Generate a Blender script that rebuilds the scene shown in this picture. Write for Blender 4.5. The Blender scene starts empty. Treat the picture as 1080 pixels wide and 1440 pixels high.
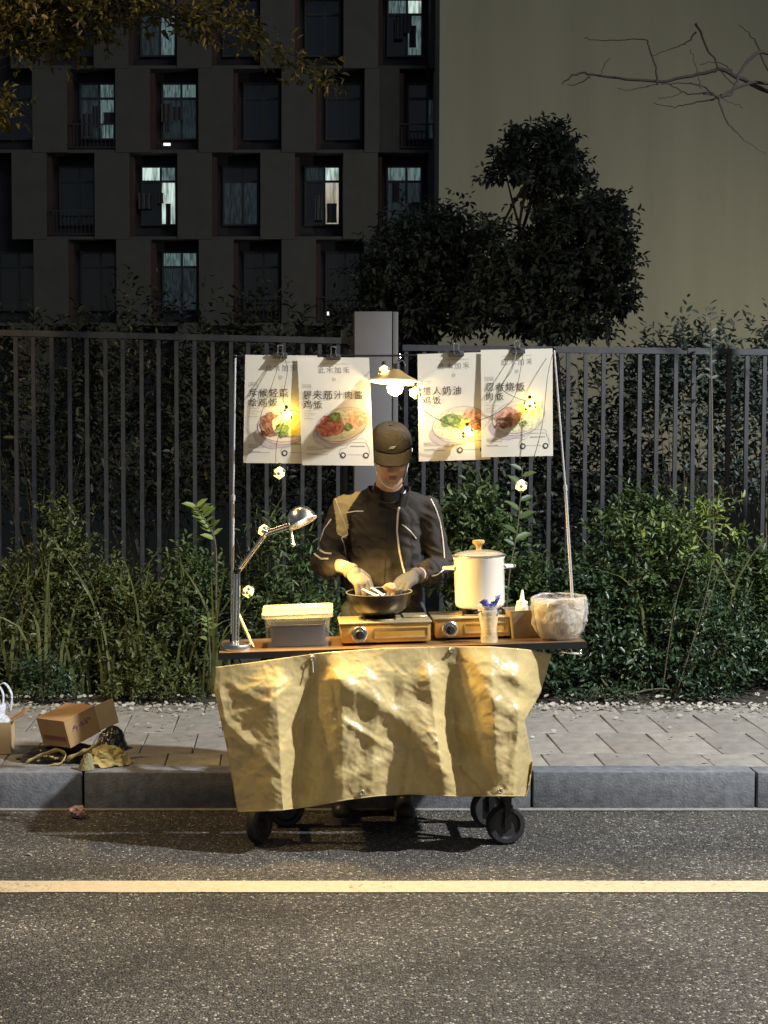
import bpy, bmesh, math, random
import numpy as np
from mathutils import Vector, Matrix, Euler, noise
from mathutils.bvhtree import BVHTree

sc = bpy.context.scene
COL = sc.collection
R = math.radians
random.seed(7)

# ------------------------------------------------------------------ camera
CAM_H, PITCH, FPX, CX, CY = 1.68, R(3.0), 2160.0, 400.0, 720.0
cam_d = bpy.data.cameras.new('camera')
cam_d.sensor_fit = 'VERTICAL'; cam_d.sensor_height = 36; cam_d.lens = 36 * FPX / 1440
cam_d.shift_x = (540 - CX) / 1440.0
cam_d.clip_start = 0.05; cam_d.clip_end = 2000
cam = bpy.data.objects.new('camera', cam_d); COL.objects.link(cam)
cam.location = (0, 0, CAM_H); cam.rotation_euler = (R(90) - PITCH, 0, 0)
sc.camera = cam

# ------------------------------------------------------------------ sky, moonlight, exposure
SUN_EL, SUN_AZ = R(38), R(150)          # faint city glow from behind the camera
world = bpy.data.worlds.new('World'); sc.world = world; world.use_nodes = True
wn = world.node_tree.nodes; wl = world.node_tree.links
bg = wn['Background']
sky = wn.new('ShaderNodeTexSky'); sky.sky_type = 'NISHITA'; sky.sun_disc = False
sky.sun_elevation = SUN_EL; sky.sun_rotation = SUN_AZ
wl.new(sky.outputs['Color'], bg.inputs['Color']); bg.inputs['Strength'].default_value = 0.02
sun_d = bpy.data.lights.new('night_glow', 'SUN'); sun_d.energy = 0.26; sun_d.angle = R(25); sun_d.color = (1, .96, .82)
sun = bpy.data.objects.new('night_glow', sun_d); COL.objects.link(sun)
sd = Vector((math.sin(SUN_AZ) * math.cos(SUN_EL), math.cos(SUN_AZ) * math.cos(SUN_EL), math.sin(SUN_EL)))
sun.rotation_euler = (-sd).to_track_quat('-Z', 'Y').to_euler()
sc.view_settings.view_transform = 'Standard'; sc.view_settings.look = 'None'
sc.view_settings.exposure = 0.0; sc.view_settings.gamma = 1.0
sc.view_settings.use_curve_mapping = False
sc.cycles.use_denoising = True
sc.cycles.max_bounces = 8; sc.cycles.transparent_max_bounces = 16
sc.cycles.sample_clamp_indirect = 3.0

# ------------------------------------------------------------------ measuring helpers
def ray(px, py):
    xc, yc = (px - CX) / FPX, (CY - py) / FPX
    c, s = math.cos(PITCH), math.sin(PITCH)
    return Vector((xc, c + yc * s, -s + yc * c))
def P(px, py, Y):
    d = ray(px, py); t = Y / d.y
    return Vector((d.x * t, Y, CAM_H + d.z * t))
def G(px, py, z=0.0):
    d = ray(px, py); t = (z - CAM_H) / d.z
    return Vector((d.x * t, d.y * t, z))
def pix(v):
    x, y, z = v[0], v[1], v[2] - CAM_H
    c, s = math.cos(PITCH), math.sin(PITCH)
    d = y * c - z * s; u = y * s + z * c
    return (CX + FPX * x / d, CY - FPX * u / d)

# ------------------------------------------------------------------ materials
def _in(b, n, v):
    if n in b.inputs: b.inputs[n].default_value = v
def mat(name, col, rough=0.6, metal=0.0, var=0.0, vscale=8.0, bump=0.0, bscale=60.0, col2=None, rnd=0.0,
        trans=0.0, alpha=1.0, emit=None, estr=0.0, spec=0.5, attr=None, sss=0.0, coat=0.0, stretch=None, detail=5.0):
    m = bpy.data.materials.new(name); m.use_nodes = True
    nt = m.node_tree; n = nt.nodes; l = nt.links
    b = n['Principled BSDF']
    c4 = (*col, 1)
    _in(b, 'Base Color', c4); _in(b, 'Roughness', rough); _in(b, 'Metallic', metal)
    _in(b, 'Specular IOR Level', spec); _in(b, 'Transmission Weight', trans); _in(b, 'Alpha', alpha)
    _in(b, 'Coat Weight', coat)
    if emit: _in(b, 'Emission Color', (*emit, 1)); _in(b, 'Emission Strength', estr)
    tc = n.new('ShaderNodeTexCoord'); vec = tc.outputs['Object']
    if stretch:
        mp = n.new('ShaderNodeMapping'); mp.inputs['Scale'].default_value = stretch
        l.new(vec, mp.inputs['Vector']); vec = mp.outputs['Vector']
    out = None
    if var or col2:
        nz = n.new('ShaderNodeTexNoise'); nz.inputs['Scale'].default_value = vscale; nz.inputs['Detail'].default_value = detail
        nz.inputs['Roughness'].default_value = 0.65
        l.new(vec, nz.inputs['Vector'])
        rp = n.new('ShaderNodeMapRange'); rp.inputs['From Min'].default_value = .3; rp.inputs['From Max'].default_value = .7
        l.new(nz.outputs['Fac'], rp.inputs['Value'])
        mx = n.new('ShaderNodeMix'); mx.data_type = 'RGBA'
        ca = tuple(max(0, c * (1 - var)) for c in col); cb = col2 if col2 else tuple(min(1, c * (1 + var)) for c in col)
        mx.inputs['A'].default_value = (*ca, 1); mx.inputs['B'].default_value = (*cb, 1)
        l.new(rp.outputs['Result'], mx.inputs['Factor']); out = mx.outputs['Result']
    if attr:
        at = n.new('ShaderNodeAttribute'); at.attribute_name = 'rnd'
        mx = n.new('ShaderNodeMix'); mx.data_type = 'RGBA'
        mx.inputs['A'].default_value = c4; mx.inputs['B'].default_value = (*attr, 1)
        l.new(at.outputs['Fac'], mx.inputs['Factor']); out = mx.outputs['Result']
    if rnd:
        oi = n.new('ShaderNodeObjectInfo')
        mr = n.new('ShaderNodeMapRange'); mr.inputs['To Min'].default_value = 1 - rnd; mr.inputs['To Max'].default_value = 1 + rnd
        l.new(oi.outputs['Random'], mr.inputs['Value'])
        hs = n.new('ShaderNodeHueSaturation'); l.new(mr.outputs['Result'], hs.inputs['Value'])
        if out: l.new(out, hs.inputs['Color'])
        else: hs.inputs['Color'].default_value = c4
        out = hs.outputs['Color']
    if out: l.new(out, b.inputs['Base Color'])
    if bump:
        nb = n.new('ShaderNodeTexNoise'); nb.inputs['Scale'].default_value = bscale; nb.inputs['Detail'].default_value = 4
        l.new(vec, nb.inputs['Vector'])
        bp = n.new('ShaderNodeBump'); bp.inputs['Strength'].default_value = bump; bp.inputs['Distance'].default_value = .01
        l.new(nb.outputs['Fac'], bp.inputs['Height']); l.new(bp.outputs['Normal'], b.inputs['Normal'])
    return m

def leaf_mat(name, a, b, rough=.45, transl=.25):
    m = mat(name, a, rough=rough, attr=b, spec=.4)
    nt = m.node_tree; n = nt.nodes; l = nt.links
    pb = n['Principled BSDF']; o = n['Material Output']
    tr = n.new('ShaderNodeBsdfTranslucent'); mx = n.new('ShaderNodeMixShader'); mx.inputs[0].default_value = transl
    src = pb.inputs['Base Color'].links[0].from_socket
    l.new(src, tr.inputs['Color']); l.new(pb.outputs[0], mx.inputs[1]); l.new(tr.outputs[0], mx.inputs[2]); l.new(mx.outputs[0], o.inputs[0])
    return m

def paper_mat(name, col, transl):
    m = mat(name, col, rough=.55, var=.03, vscale=6)
    nt = m.node_tree; n = nt.nodes; l = nt.links
    pb = n['Principled BSDF']; o = n['Material Output']
    tr = n.new('ShaderNodeBsdfTranslucent'); tr.inputs['Color'].default_value = (*col, 1)
    mx = n.new('ShaderNodeMixShader'); mx.inputs[0].default_value = transl
    l.new(pb.outputs[0], mx.inputs[1]); l.new(tr.outputs[0], mx.inputs[2]); l.new(mx.outputs[0], o.inputs[0])
    return m

def film_mat(name, col, alpha, rough=.15, bump=.3, bscale=25):
    # thin clear plastic: mostly see-through with a glossy skin
    m = bpy.data.materials.new(name); m.use_nodes = True
    nt = m.node_tree; n = nt.nodes; l = nt.links; n.remove(n['Principled BSDF']); o = n['Material Output']
    tp = n.new('ShaderNodeBsdfTransparent'); tp.inputs['Color'].default_value = (.97, .97, .97, 1)
    pb = n.new('ShaderNodeBsdfPrincipled'); _in(pb, 'Base Color', (*col, 1)); _in(pb, 'Roughness', rough); _in(pb, 'Specular IOR Level', .8)
    tc = n.new('ShaderNodeTexCoord'); nb = n.new('ShaderNodeTexNoise'); nb.inputs['Scale'].default_value = bscale; nb.inputs['Distortion'].default_value = 1.2
    l.new(tc.outputs['Object'], nb.inputs['Vector'])
    bp = n.new('ShaderNodeBump'); bp.inputs['Strength'].default_value = bump; bp.inputs['Distance'].default_value = .02
    l.new(nb.outputs['Fac'], bp.inputs['Height']); l.new(bp.outputs['Normal'], pb.inputs['Normal'])
    mx = n.new('ShaderNodeMixShader'); mx.inputs[0].default_value = alpha
    l.new(tp.outputs[0], mx.inputs[1]); l.new(pb.outputs[0], mx.inputs[2]); l.new(mx.outputs[0], o.inputs[0])
    return m

def asphalt_mat():
    m = bpy.data.materials.new('asphalt'); m.use_nodes = True
    nt = m.node_tree; n = nt.nodes; l = nt.links; b = n['Principled BSDF']; _in(b, 'Roughness', .8); _in(b, 'Specular IOR Level', .3)
    tc = n.new('ShaderNodeTexCoord')
    v = n.new('ShaderNodeTexVoronoi'); v.inputs['Scale'].default_value = 125; v.inputs['Randomness'].default_value = 1
    l.new(tc.outputs['Object'], v.inputs['Vector'])
    bw = n.new('ShaderNodeSeparateColor'); l.new(v.outputs['Color'], bw.inputs[0])
    cr = n.new('ShaderNodeValToRGB'); e = cr.color_ramp.elements
    e[0].position = 0; e[0].color = (.034, .031, .027, 1); e[1].position = 1; e[1].color = (.46, .42, .35, 1)
    for p, c in ((.5, .078), (.85, .12), (.95, .22)):
        x = e.new(p); x.color = (c * .95, c * .88, c * .76, 1)
    l.new(bw.outputs[0], cr.inputs[0])
    big = n.new('ShaderNodeTexNoise'); big.inputs['Scale'].default_value = 1.6; big.inputs['Detail'].default_value = 6
    l.new(tc.outputs['Object'], big.inputs['Vector'])
    mr = n.new('ShaderNodeMapRange'); mr.inputs['From Min'].default_value = .3; mr.inputs['From Max'].default_value = .7
    mr.inputs['To Min'].default_value = .72; mr.inputs['To Max'].default_value = 1.25; l.new(big.outputs['Fac'], mr.inputs['Value'])
    mp2 = n.new('ShaderNodeMapping'); mp2.inputs['Scale'].default_value = (.22, 2.2, 1); l.new(tc.outputs['Object'], mp2.inputs[0])
    st = n.new('ShaderNodeTexNoise'); st.inputs['Scale'].default_value = 1.4; st.inputs['Detail'].default_value = 5; l.new(mp2.outputs[0], st.inputs['Vector'])
    m2 = n.new('ShaderNodeMapRange'); m2.inputs['From Min'].default_value = .3; m2.inputs['From Max'].default_value = .7; m2.inputs['To Min'].default_value = .78; m2.inputs['To Max'].default_value = 1.2; l.new(st.outputs['Fac'], m2.inputs['Value'])
    mm = n.new('ShaderNodeMath'); mm.operation = 'MULTIPLY'; l.new(mr.outputs[0], mm.inputs[0]); l.new(m2.outputs[0], mm.inputs[1])
    hs = n.new('ShaderNodeHueSaturation'); l.new(cr.outputs[0], hs.inputs['Color']); l.new(mm.outputs[0], hs.inputs['Value'])
    l.new(hs.outputs[0], b.inputs['Base Color'])
    nb = n.new('ShaderNodeTexNoise'); nb.inputs['Scale'].default_value = 45; nb.inputs['Detail'].default_value = 3; l.new(tc.outputs['Object'], nb.inputs['Vector'])
    ad = n.new('ShaderNodeMath'); ad.operation = 'SUBTRACT'; l.new(nb.outputs['Fac'], ad.inputs[0]); l.new(v.outputs['Distance'], ad.inputs[1])
    bp = n.new('ShaderNodeBump'); bp.inputs['Strength'].default_value = .9; bp.inputs['Distance'].default_value = .012
    l.new(ad.outputs[0], bp.inputs['Height']); l.new(bp.outputs[0], b.inputs['Normal'])
    return m

M = {}
M['asphalt'] = asphalt_mat()
M['paint'] = mat('road_paint', (.60, .50, .27), .7, var=.22, vscale=30, bump=.3, bscale=90)
def worn_paint():
    m = mat('road_paint', (.47, .385, .25), .7, var=.15, vscale=30, bump=.3, bscale=90); nt = m.node_tree; n = nt.nodes; l = nt.links; b = n['Principled BSDF']
    src = b.inputs['Base Color'].links[0].from_socket; tc = n.new('ShaderNodeTexCoord')
    nz = n.new('ShaderNodeTexNoise'); nz.inputs['Scale'].default_value = 55; nz.inputs['Detail'].default_value = 6; nz.inputs['Roughness'].default_value = .7; l.new(tc.outputs['Object'], nz.inputs['Vector'])
    n2 = n.new('ShaderNodeTexNoise'); n2.inputs['Scale'].default_value = 3; l.new(tc.outputs['Object'], n2.inputs['Vector'])
    ad = n.new('ShaderNodeMath'); ad.operation = 'MULTIPLY_ADD'; ad.inputs[1].default_value = .35; l.new(n2.outputs['Fac'], ad.inputs[0]); l.new(nz.outputs['Fac'], ad.inputs[2])
    mr = n.new('ShaderNodeMapRange'); mr.inputs['From Min'].default_value = .78; mr.inputs['From Max'].default_value = .84; l.new(ad.outputs[0], mr.inputs['Value'])
    mx = n.new('ShaderNodeMix'); mx.data_type = 'RGBA'; mx.inputs['B'].default_value = (.13, .115, .09, 1); l.new(src, mx.inputs['A']); l.new(mr.outputs[0], mx.inputs['Factor']); l.new(mx.outputs['Result'], b.inputs['Base Color'])
    return m
M['paint'] = worn_paint()
M['paver'] = mat('paver_concrete', (.21, .20, .18), .8, var=.22, vscale=14, bump=.35, bscale=70, rnd=.14)
M['joint'] = mat('joint_dirt', (.03, .028, .024), .95, var=.3)
M['kerb'] = mat('kerb_granite', (.15, .155, .165), .75, var=.35, vscale=22, bump=.3, bscale=90, rnd=.1)
M['gutter'] = mat('gutter_concrete', (.2, .19, .17), .85, var=.3, vscale=20, bump=.3)
M['soil'] = mat('soil', (.03, .026, .02), .95, var=.5, vscale=30, bump=.6, bscale=40)
M['yard'] = mat('yard_ground', (.02, .025, .018), .95, var=.5, vscale=6)
M['bark'] = mat('bark', (.07, .055, .04), .9, var=.4, vscale=30, bump=.6, bscale=60)
M['twig'] = mat('twig', (.09, .08, .05), .8, var=.3, vscale=30)
M['black_metal'] = mat('black_metal', (.02, .02, .022), .4, metal=.6, var=.2, vscale=30)
M['fence'] = mat('fence_paint', (.028, .03, .035), .5, metal=.2, var=.3, vscale=12)
M['chrome'] = mat('chrome', (.85, .85, .83), .24, metal=1)
M['steel'] = mat('steel', (.7, .7, .67), .38, metal=1, var=.1, vscale=30)
M['alu'] = mat('pole_alloy', (.62, .63, .65), .4, metal=.55)
M['rubber'] = mat('tyre_rubber', (.018, .018, .02), .65, var=.3, vscale=40, bump=.2)
M['rim'] = mat('rim_plastic', (.028, .028, .03), .45)
M['hubgrey'] = mat('grey_plastic', (.45, .45, .46), .4)
M['tabletop'] = mat('tabletop_board', (.15, .085, .04), .35, var=.2, vscale=10, stretch=(1, 8, 1))
M['edge'] = mat('table_edge', (.012, .012, .013), .5)

# ------------------------------------------------------------------ mesh helpers
class MB:
    def __init__(s): s.bm = bmesh.new()
    def _v(s, co): return s.bm.verts.new(co)
    def box(s, c, size, rot=None, M4=None):
        m = Matrix.Translation(c) @ (rot.to_matrix().to_4x4() if rot else Matrix()) @ Matrix.Diagonal((*size, 1))
        if M4: m = M4 @ m
        bmesh.ops.create_cube(s.bm, size=1, matrix=m); return s
    def ell(s, c, r, rot=None, u=16, v=10, M4=None):
        m = Matrix.Translation(c) @ (rot.to_matrix().to_4x4() if rot else Matrix()) @ Matrix.Diagonal((*r, 1))
        if M4: m = M4 @ m
        bmesh.ops.create_uvsphere(s.bm, u_segments=u, v_segments=v, radius=1, matrix=m); return s
    def tube(s, pts, r, n=8, cap=True, closed=False):
        pts = [Vector(p) for p in pts]; k = len(pts)
        rr = r if isinstance(r, (list, tuple)) else [r] * k
        rings = []; up = None
        for i, p in enumerate(pts):
            a = pts[i - 1] if (i or closed) else p; b = pts[(i + 1) % k] if (i < k - 1 or closed) else p
            t = (b - a)
            t = t.normalized() if t.length > 1e-9 else Vector((0, 0, 1))
            if up is None:
                up = Vector((0, 0, 1)) if abs(t.z) < .9 else Vector((1, 0, 0))
            x = (up - t * up.dot(t))
            if x.length < 1e-6: x = t.orthogonal()
            x.normalize(); y = t.cross(x); up = x
            rings.append([s._v(p + (x * math.cos(2 * math.pi * j / n) + y * math.sin(2 * math.pi * j / n)) * rr[i]) for j in range(n)])
        m = k if closed else k - 1
        for i in range(m):
            A, B = rings[i], rings[(i + 1) % k]
            for j in range(n):
                s.bm.faces.new((A[j], A[(j + 1) % n], B[(j + 1) % n], B[j]))
        if cap and not closed:
            s.bm.faces.new(rings[0][::-1]); s.bm.faces.new(rings[-1])
        return s
    def lathe(s, prof, n=24, M4=None, a0=0, a1=2 * math.pi):
        M4 = M4 or Matrix(); full = abs(a1 - a0 - 2 * math.pi) < 1e-6
        rings = []
        for (r, z) in prof:
            if r < 1e-6: rings.append([s._v(M4 @ Vector((0, 0, z)))])
            else: rings.append([s._v(M4 @ Vector((r * math.cos(a0 + (a1 - a0) * j / (n if full else n - 1)), r * math.sin(a0 + (a1 - a0) * j / (n if full else n - 1)), z))) for j in range(n)])
        for A, B in zip(rings[:-1], rings[1:]):
            rng = range(n) if full else range(n - 1)
            for j in rng:
                q = (j + 1) % n
                try:
                    if len(A) == 1 and len(B) == 1: continue
                    if len(A) == 1: s.bm.faces.new((A[0], B[q], B[j]))
                    elif len(B) == 1: s.bm.faces.new((A[j], A[q], B[0]))
                    else: s.bm.faces.new((A[j], A[q], B[q], B[j]))
                except ValueError: pass
        return s
    def poly(s, pts):
        s.bm.faces.new([s._v(p) for p in pts]); return s
    def prism(s, pts, d):
        a = [s._v(p) for p in pts]; b = [s._v(Vector(p) + Vector(d)) for p in pts]
        s.bm.faces.new(a[::-1]); s.bm.faces.new(b)
        for i in range(len(a)): s.bm.faces.new((a[i], a[(i + 1) % len(a)], b[(i + 1) % len(a)], b[i]))
        return s
    def grid(s, fn, nu, nv, close_u=False):
        g = [[s._v(fn(i / (nu if close_u else nu - 1), j / (nv - 1))) for i in range(nu)] for j in range(nv)]
        for j in range(nv - 1):
            for i in range(nu if close_u else nu - 1):
                q = (i + 1) % nu
                s.bm.faces.new((g[j][i], g[j][q], g[j + 1][q], g[j + 1][i]))
        return s
    def bevel(s, w, seg=2):
        bmesh.ops.bevel(s.bm, geom=s.bm.edges[:] , offset=w, segments=seg, affect='EDGES', profile=.5, clamp_overlap=True); return s
    def mesh(s, name, m, smooth=True, fix=True):
        if fix: bmesh.ops.recalc_face_normals(s.bm, faces=s.bm.faces[:])
        me = bpy.data.meshes.new(name); s.bm.to_mesh(me); s.bm.free()
        me.materials.append(M[m] if isinstance(m, str) else m)
        if smooth:
            me.polygons.foreach_set('use_smooth', [True] * len(me.polygons))
            try: me.set_sharp_from_angle(angle=R(38))
            except Exception: pass
        return me
    def build(s, name, m, parent=None, smooth=True, solid=0, fix=True):
        me = s.mesh(name, m, smooth, fix)
        o = link(name, me, parent)
        if solid:
            md = o.modifiers.new('thickness', 'SOLIDIFY'); md.thickness = solid; md.offset = 0
        return o

def link(name, me, parent=None):
    o = bpy.data.objects.new(name, me); COL.objects.link(o)
    if parent: o.parent = parent
    return o
def tag(o, label=None, cat=None, group=None, kind=None):
    if label: o['label'] = label
    if cat: o['category'] = cat
    if group: o['group'] = group
    if kind: o['kind'] = kind
    return o
def thing(name, label, cat, loc=(0, 0, 0), rot=(0, 0, 0), group=None):
    o = link(name, None); o.location = loc; o.rotation_euler = rot
    return tag(o, label, cat, group)
def copy_tree(o, parent=None):
    c = o.copy(); COL.objects.link(c); c.parent = parent
    for ch in list(o.children): copy_tree(ch, c)
    return c
def solo(o, label, cat, group=None): return tag(o, label, cat, group)
def place(o):      # move the origin of a world-space single mesh to its base centre
    me = o.data; n = len(me.vertices); co = np.empty(n * 3); me.vertices.foreach_get('co', co); co = co.reshape(-1, 3)
    c = (co.min(0) + co.max(0)) / 2; c[2] = co[:, 2].min()
    co -= c; me.vertices.foreach_set('co', co.ravel()); me.update(); o.location = Vector(c); return o

def spline(pts, n=8):
    pts = [Vector(p) for p in pts]; out = []
    for i in range(len(pts) - 1):
        p0 = pts[max(i - 1, 0)]; p1 = pts[i]; p2 = pts[i + 1]; p3 = pts[min(i + 2, len(pts) - 1)]
        for k in range(n):
            t = k / n
            out.append(.5 * ((2 * p1) + (p2 - p0) * t + (2 * p0 - 5 * p1 + 4 * p2 - p3) * t * t + (3 * p1 - p0 - 3 * p2 + p3) * t ** 3))
    out.append(pts[-1]); return out

# ------------------------------------------------------------------ the setting: ground, road, kerb, pavement
def sheet(name, x0, x1, y0, y1, z, m):
    mb = MB(); mb.poly([(x0, y0, z), (x1, y0, z), (x1, y1, z), (x0, y1, z)])
    return tag(mb.build(name, m, smooth=False), kind='structure')
KERB_Y, PAVE_Z = 6.77, 0.165
sheet('ground', -500, 500, -400, 900, -.06, 'yard')
sheet('road', -120, 120, -9, KERB_Y + .02, 0, 'asphalt')
sheet('gutter_edge', -120, 120, KERB_Y - .045, KERB_Y + .01, .004, 'gutter')
mb = MB(); ys = (G(540, 1256).y, G(540, 1240).y)
n = 240; x0 = -12; dx = 24 / n
va = [mb._v((x0 + i * dx, ys[0] + .004 * noise.noise((i * .37, 0, 0)) + .002 * noise.noise((i * 1.7, 3, 0)), .004)) for i in range(n + 1)]
vb = [mb._v((x0 + i * dx, ys[1] + .004 * noise.noise((i * .31, 9, 0)) + .002 * noise.noise((i * 1.9, 5, 0)), .004)) for i in range(n + 1)]
for i in range(n): mb.bm.faces.new((va[i], va[i + 1], vb[i + 1], vb[i]))
tag(mb.build('road_line', 'paint', smooth=False), kind='structure')

kerb = link('kerb', None); tag(kerb, kind='structure'); kerb.location = (0, KERB_Y, 0)
kx = G(752, 1144, 0).x
km = MB().box((0, .065, PAVE_Z / 2 - .01), (.988, .13, PAVE_Z + .02)).bevel(.007, 2).mesh('kerb_stone', 'kerb')
for i in range(-6, 6):
    o = link('kerb_stone', km, kerb); o.location = (kx + .5 + i, random.uniform(-.003, .003), random.uniform(-.003, .003))
pav = link('sidewalk', None); tag(pav, kind='structure')
base = MB().box((0, 7.63, .055), (240, 1.62, .19)).build('pavement_bedding', 'joint', pav, smooth=False)
rows = [(6.905, 7.17, 0.02), (7.17, 7.67, .13), (7.67, 8.17, .0), (8.17, 8.45, .13)]
for ri, (a, b, off) in enumerate(rows):
    pm = MB().box((0, 0, 0), (.2455, b - a - .004, .05)).bevel(.004, 1).mesh('paver', 'paver')
    for i in range(-10, 14):
        x = i * .25 + off + .06
        p = pix((x, (a + b) / 2, PAVE_Z))
        if p[0] < -70 or p[0] > 1150: continue
        o = link('paver', pm, pav); o.location = (x, (a + b) / 2, PAVE_Z - .025 + random.uniform(-.0025, .0025))
        o.rotation_euler = (R(random.uniform(-.4, .4)), R(random.uniform(-.5, .5)), R(random.uniform(-.5, .5)))
# planting bed and the yard behind the fence
def bedf(u, v):
    x = -14 + 30 * u; y = 8.36 + 2.3 * v
    return Vector((x, y, .15 + .04 * noise.noise((x * 3, y * 3, 0)) + .05 * v))
tag(MB().grid(bedf, 160, 14).build('planting_bed', 'soil'), kind='structure')
sheet('yard', -120, 120, 10.6, 58.9, .17, 'yard')

# ------------------------------------------------------------------ far buildings
M['panel'] = mat('facade_panel', (.085, .083, .08), .85, var=.12, vscale=1.2, bump=.1, bscale=20, rnd=.06)
M['recess'] = mat('facade_recess', (.035, .033, .045), .9, var=.2, vscale=1)
M['redwall'] = mat('loggia_side_red', (.06, .03, .028), .8, var=.2, vscale=2)
M['wframe'] = mat('window_frame', (.03, .033, .04), .5)
M['darkglass'] = mat('dark_glass', (.012, .014, .022), .08, spec=.6)
def lit(name, c, s, vs=3.0):
    m = mat(name, (.02, .02, .02), .3); nt = m.node_tree; n = nt.nodes; l = nt.links; b = n['Principled BSDF']
    tc = n.new('ShaderNodeTexCoord'); mp = n.new('ShaderNodeMapping'); mp.inputs['Scale'].default_value = (6, 1, .8)
    nz = n.new('ShaderNodeTexNoise'); nz.inputs['Scale'].default_value = vs; nz.inputs['Detail'].default_value = 3
    l.new(tc.outputs['Object'], mp.inputs[0]); l.new(mp.outputs[0], nz.inputs['Vector'])
    mr = n.new('ShaderNodeMapRange'); mr.inputs['From Min'].default_value = .35; mr.inputs['From Max'].default_value = .62
    mr.inputs['To Min'].default_value = s * .25; mr.inputs['To Max'].default_value = s
    l.new(nz.outputs['Fac'], mr.inputs['Value']); b.inputs['Emission Color'].default_value = (*c, 1); l.new(mr.outputs[0], b.inputs['Emission Strength'])
    return m
M['lit_bright'] = lit('lit_window_bright', (.78, 1, .9), .8, 1.4)
M['lit_warm'] = lit('lit_window_warm', (1, .9, .7), .5, 1.0)
M['lit_mid'] = lit('lit_window_curtained', (.55, .85, .85), .2)
M['lit_dim'] = lit('lit_window_dim', (.3, .5, .6), .045)
M['lampwhite'] = mat('ceiling_lamp_white', (.8, .8, .8), .4, emit=(1, .95, .9), estr=1.2)
BY = 61.0
b1 = thing('apartment_building', 'dark apartment block with staggered pale panels and a few lit windows', 'building', P(300, 607, BY) * 1)
b1.location.z = 0
O1 = Vector(b1.location)
def bp(px, py, dy=0): v = P(px, py, BY); return Vector((v.x - O1.x, dy, v.z))
xl, xr = bp(-260, 0).x, bp(640, 0).x
ztop = bp(0, -150).z
MB().box(((xl + xr) / 2, 6.9, ztop / 2), (xr - xl, 12, ztop)).build('back_wall', 'recess', b1, smooth=False)
MB().box(((xl + xr) / 2, 6.0, ztop + .25), (xr - xl + .4, 12.4, .5)).build('roof', 'panel', b1, smooth=False)
ROWY = [-146, -24, 96, 214.5, 336.5, 458, 580]
PER = 117.3
lit_spec = {(2, 0): 'a', (2, 1): 'b', (3, 1): 'c', (4, 1): 'd', (3, 3): 'e', (3, 4): 'f', (1, 4): 'g', (1, 1): 'h', (2, 4): 'i', (3, 2): 'j'}
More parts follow.
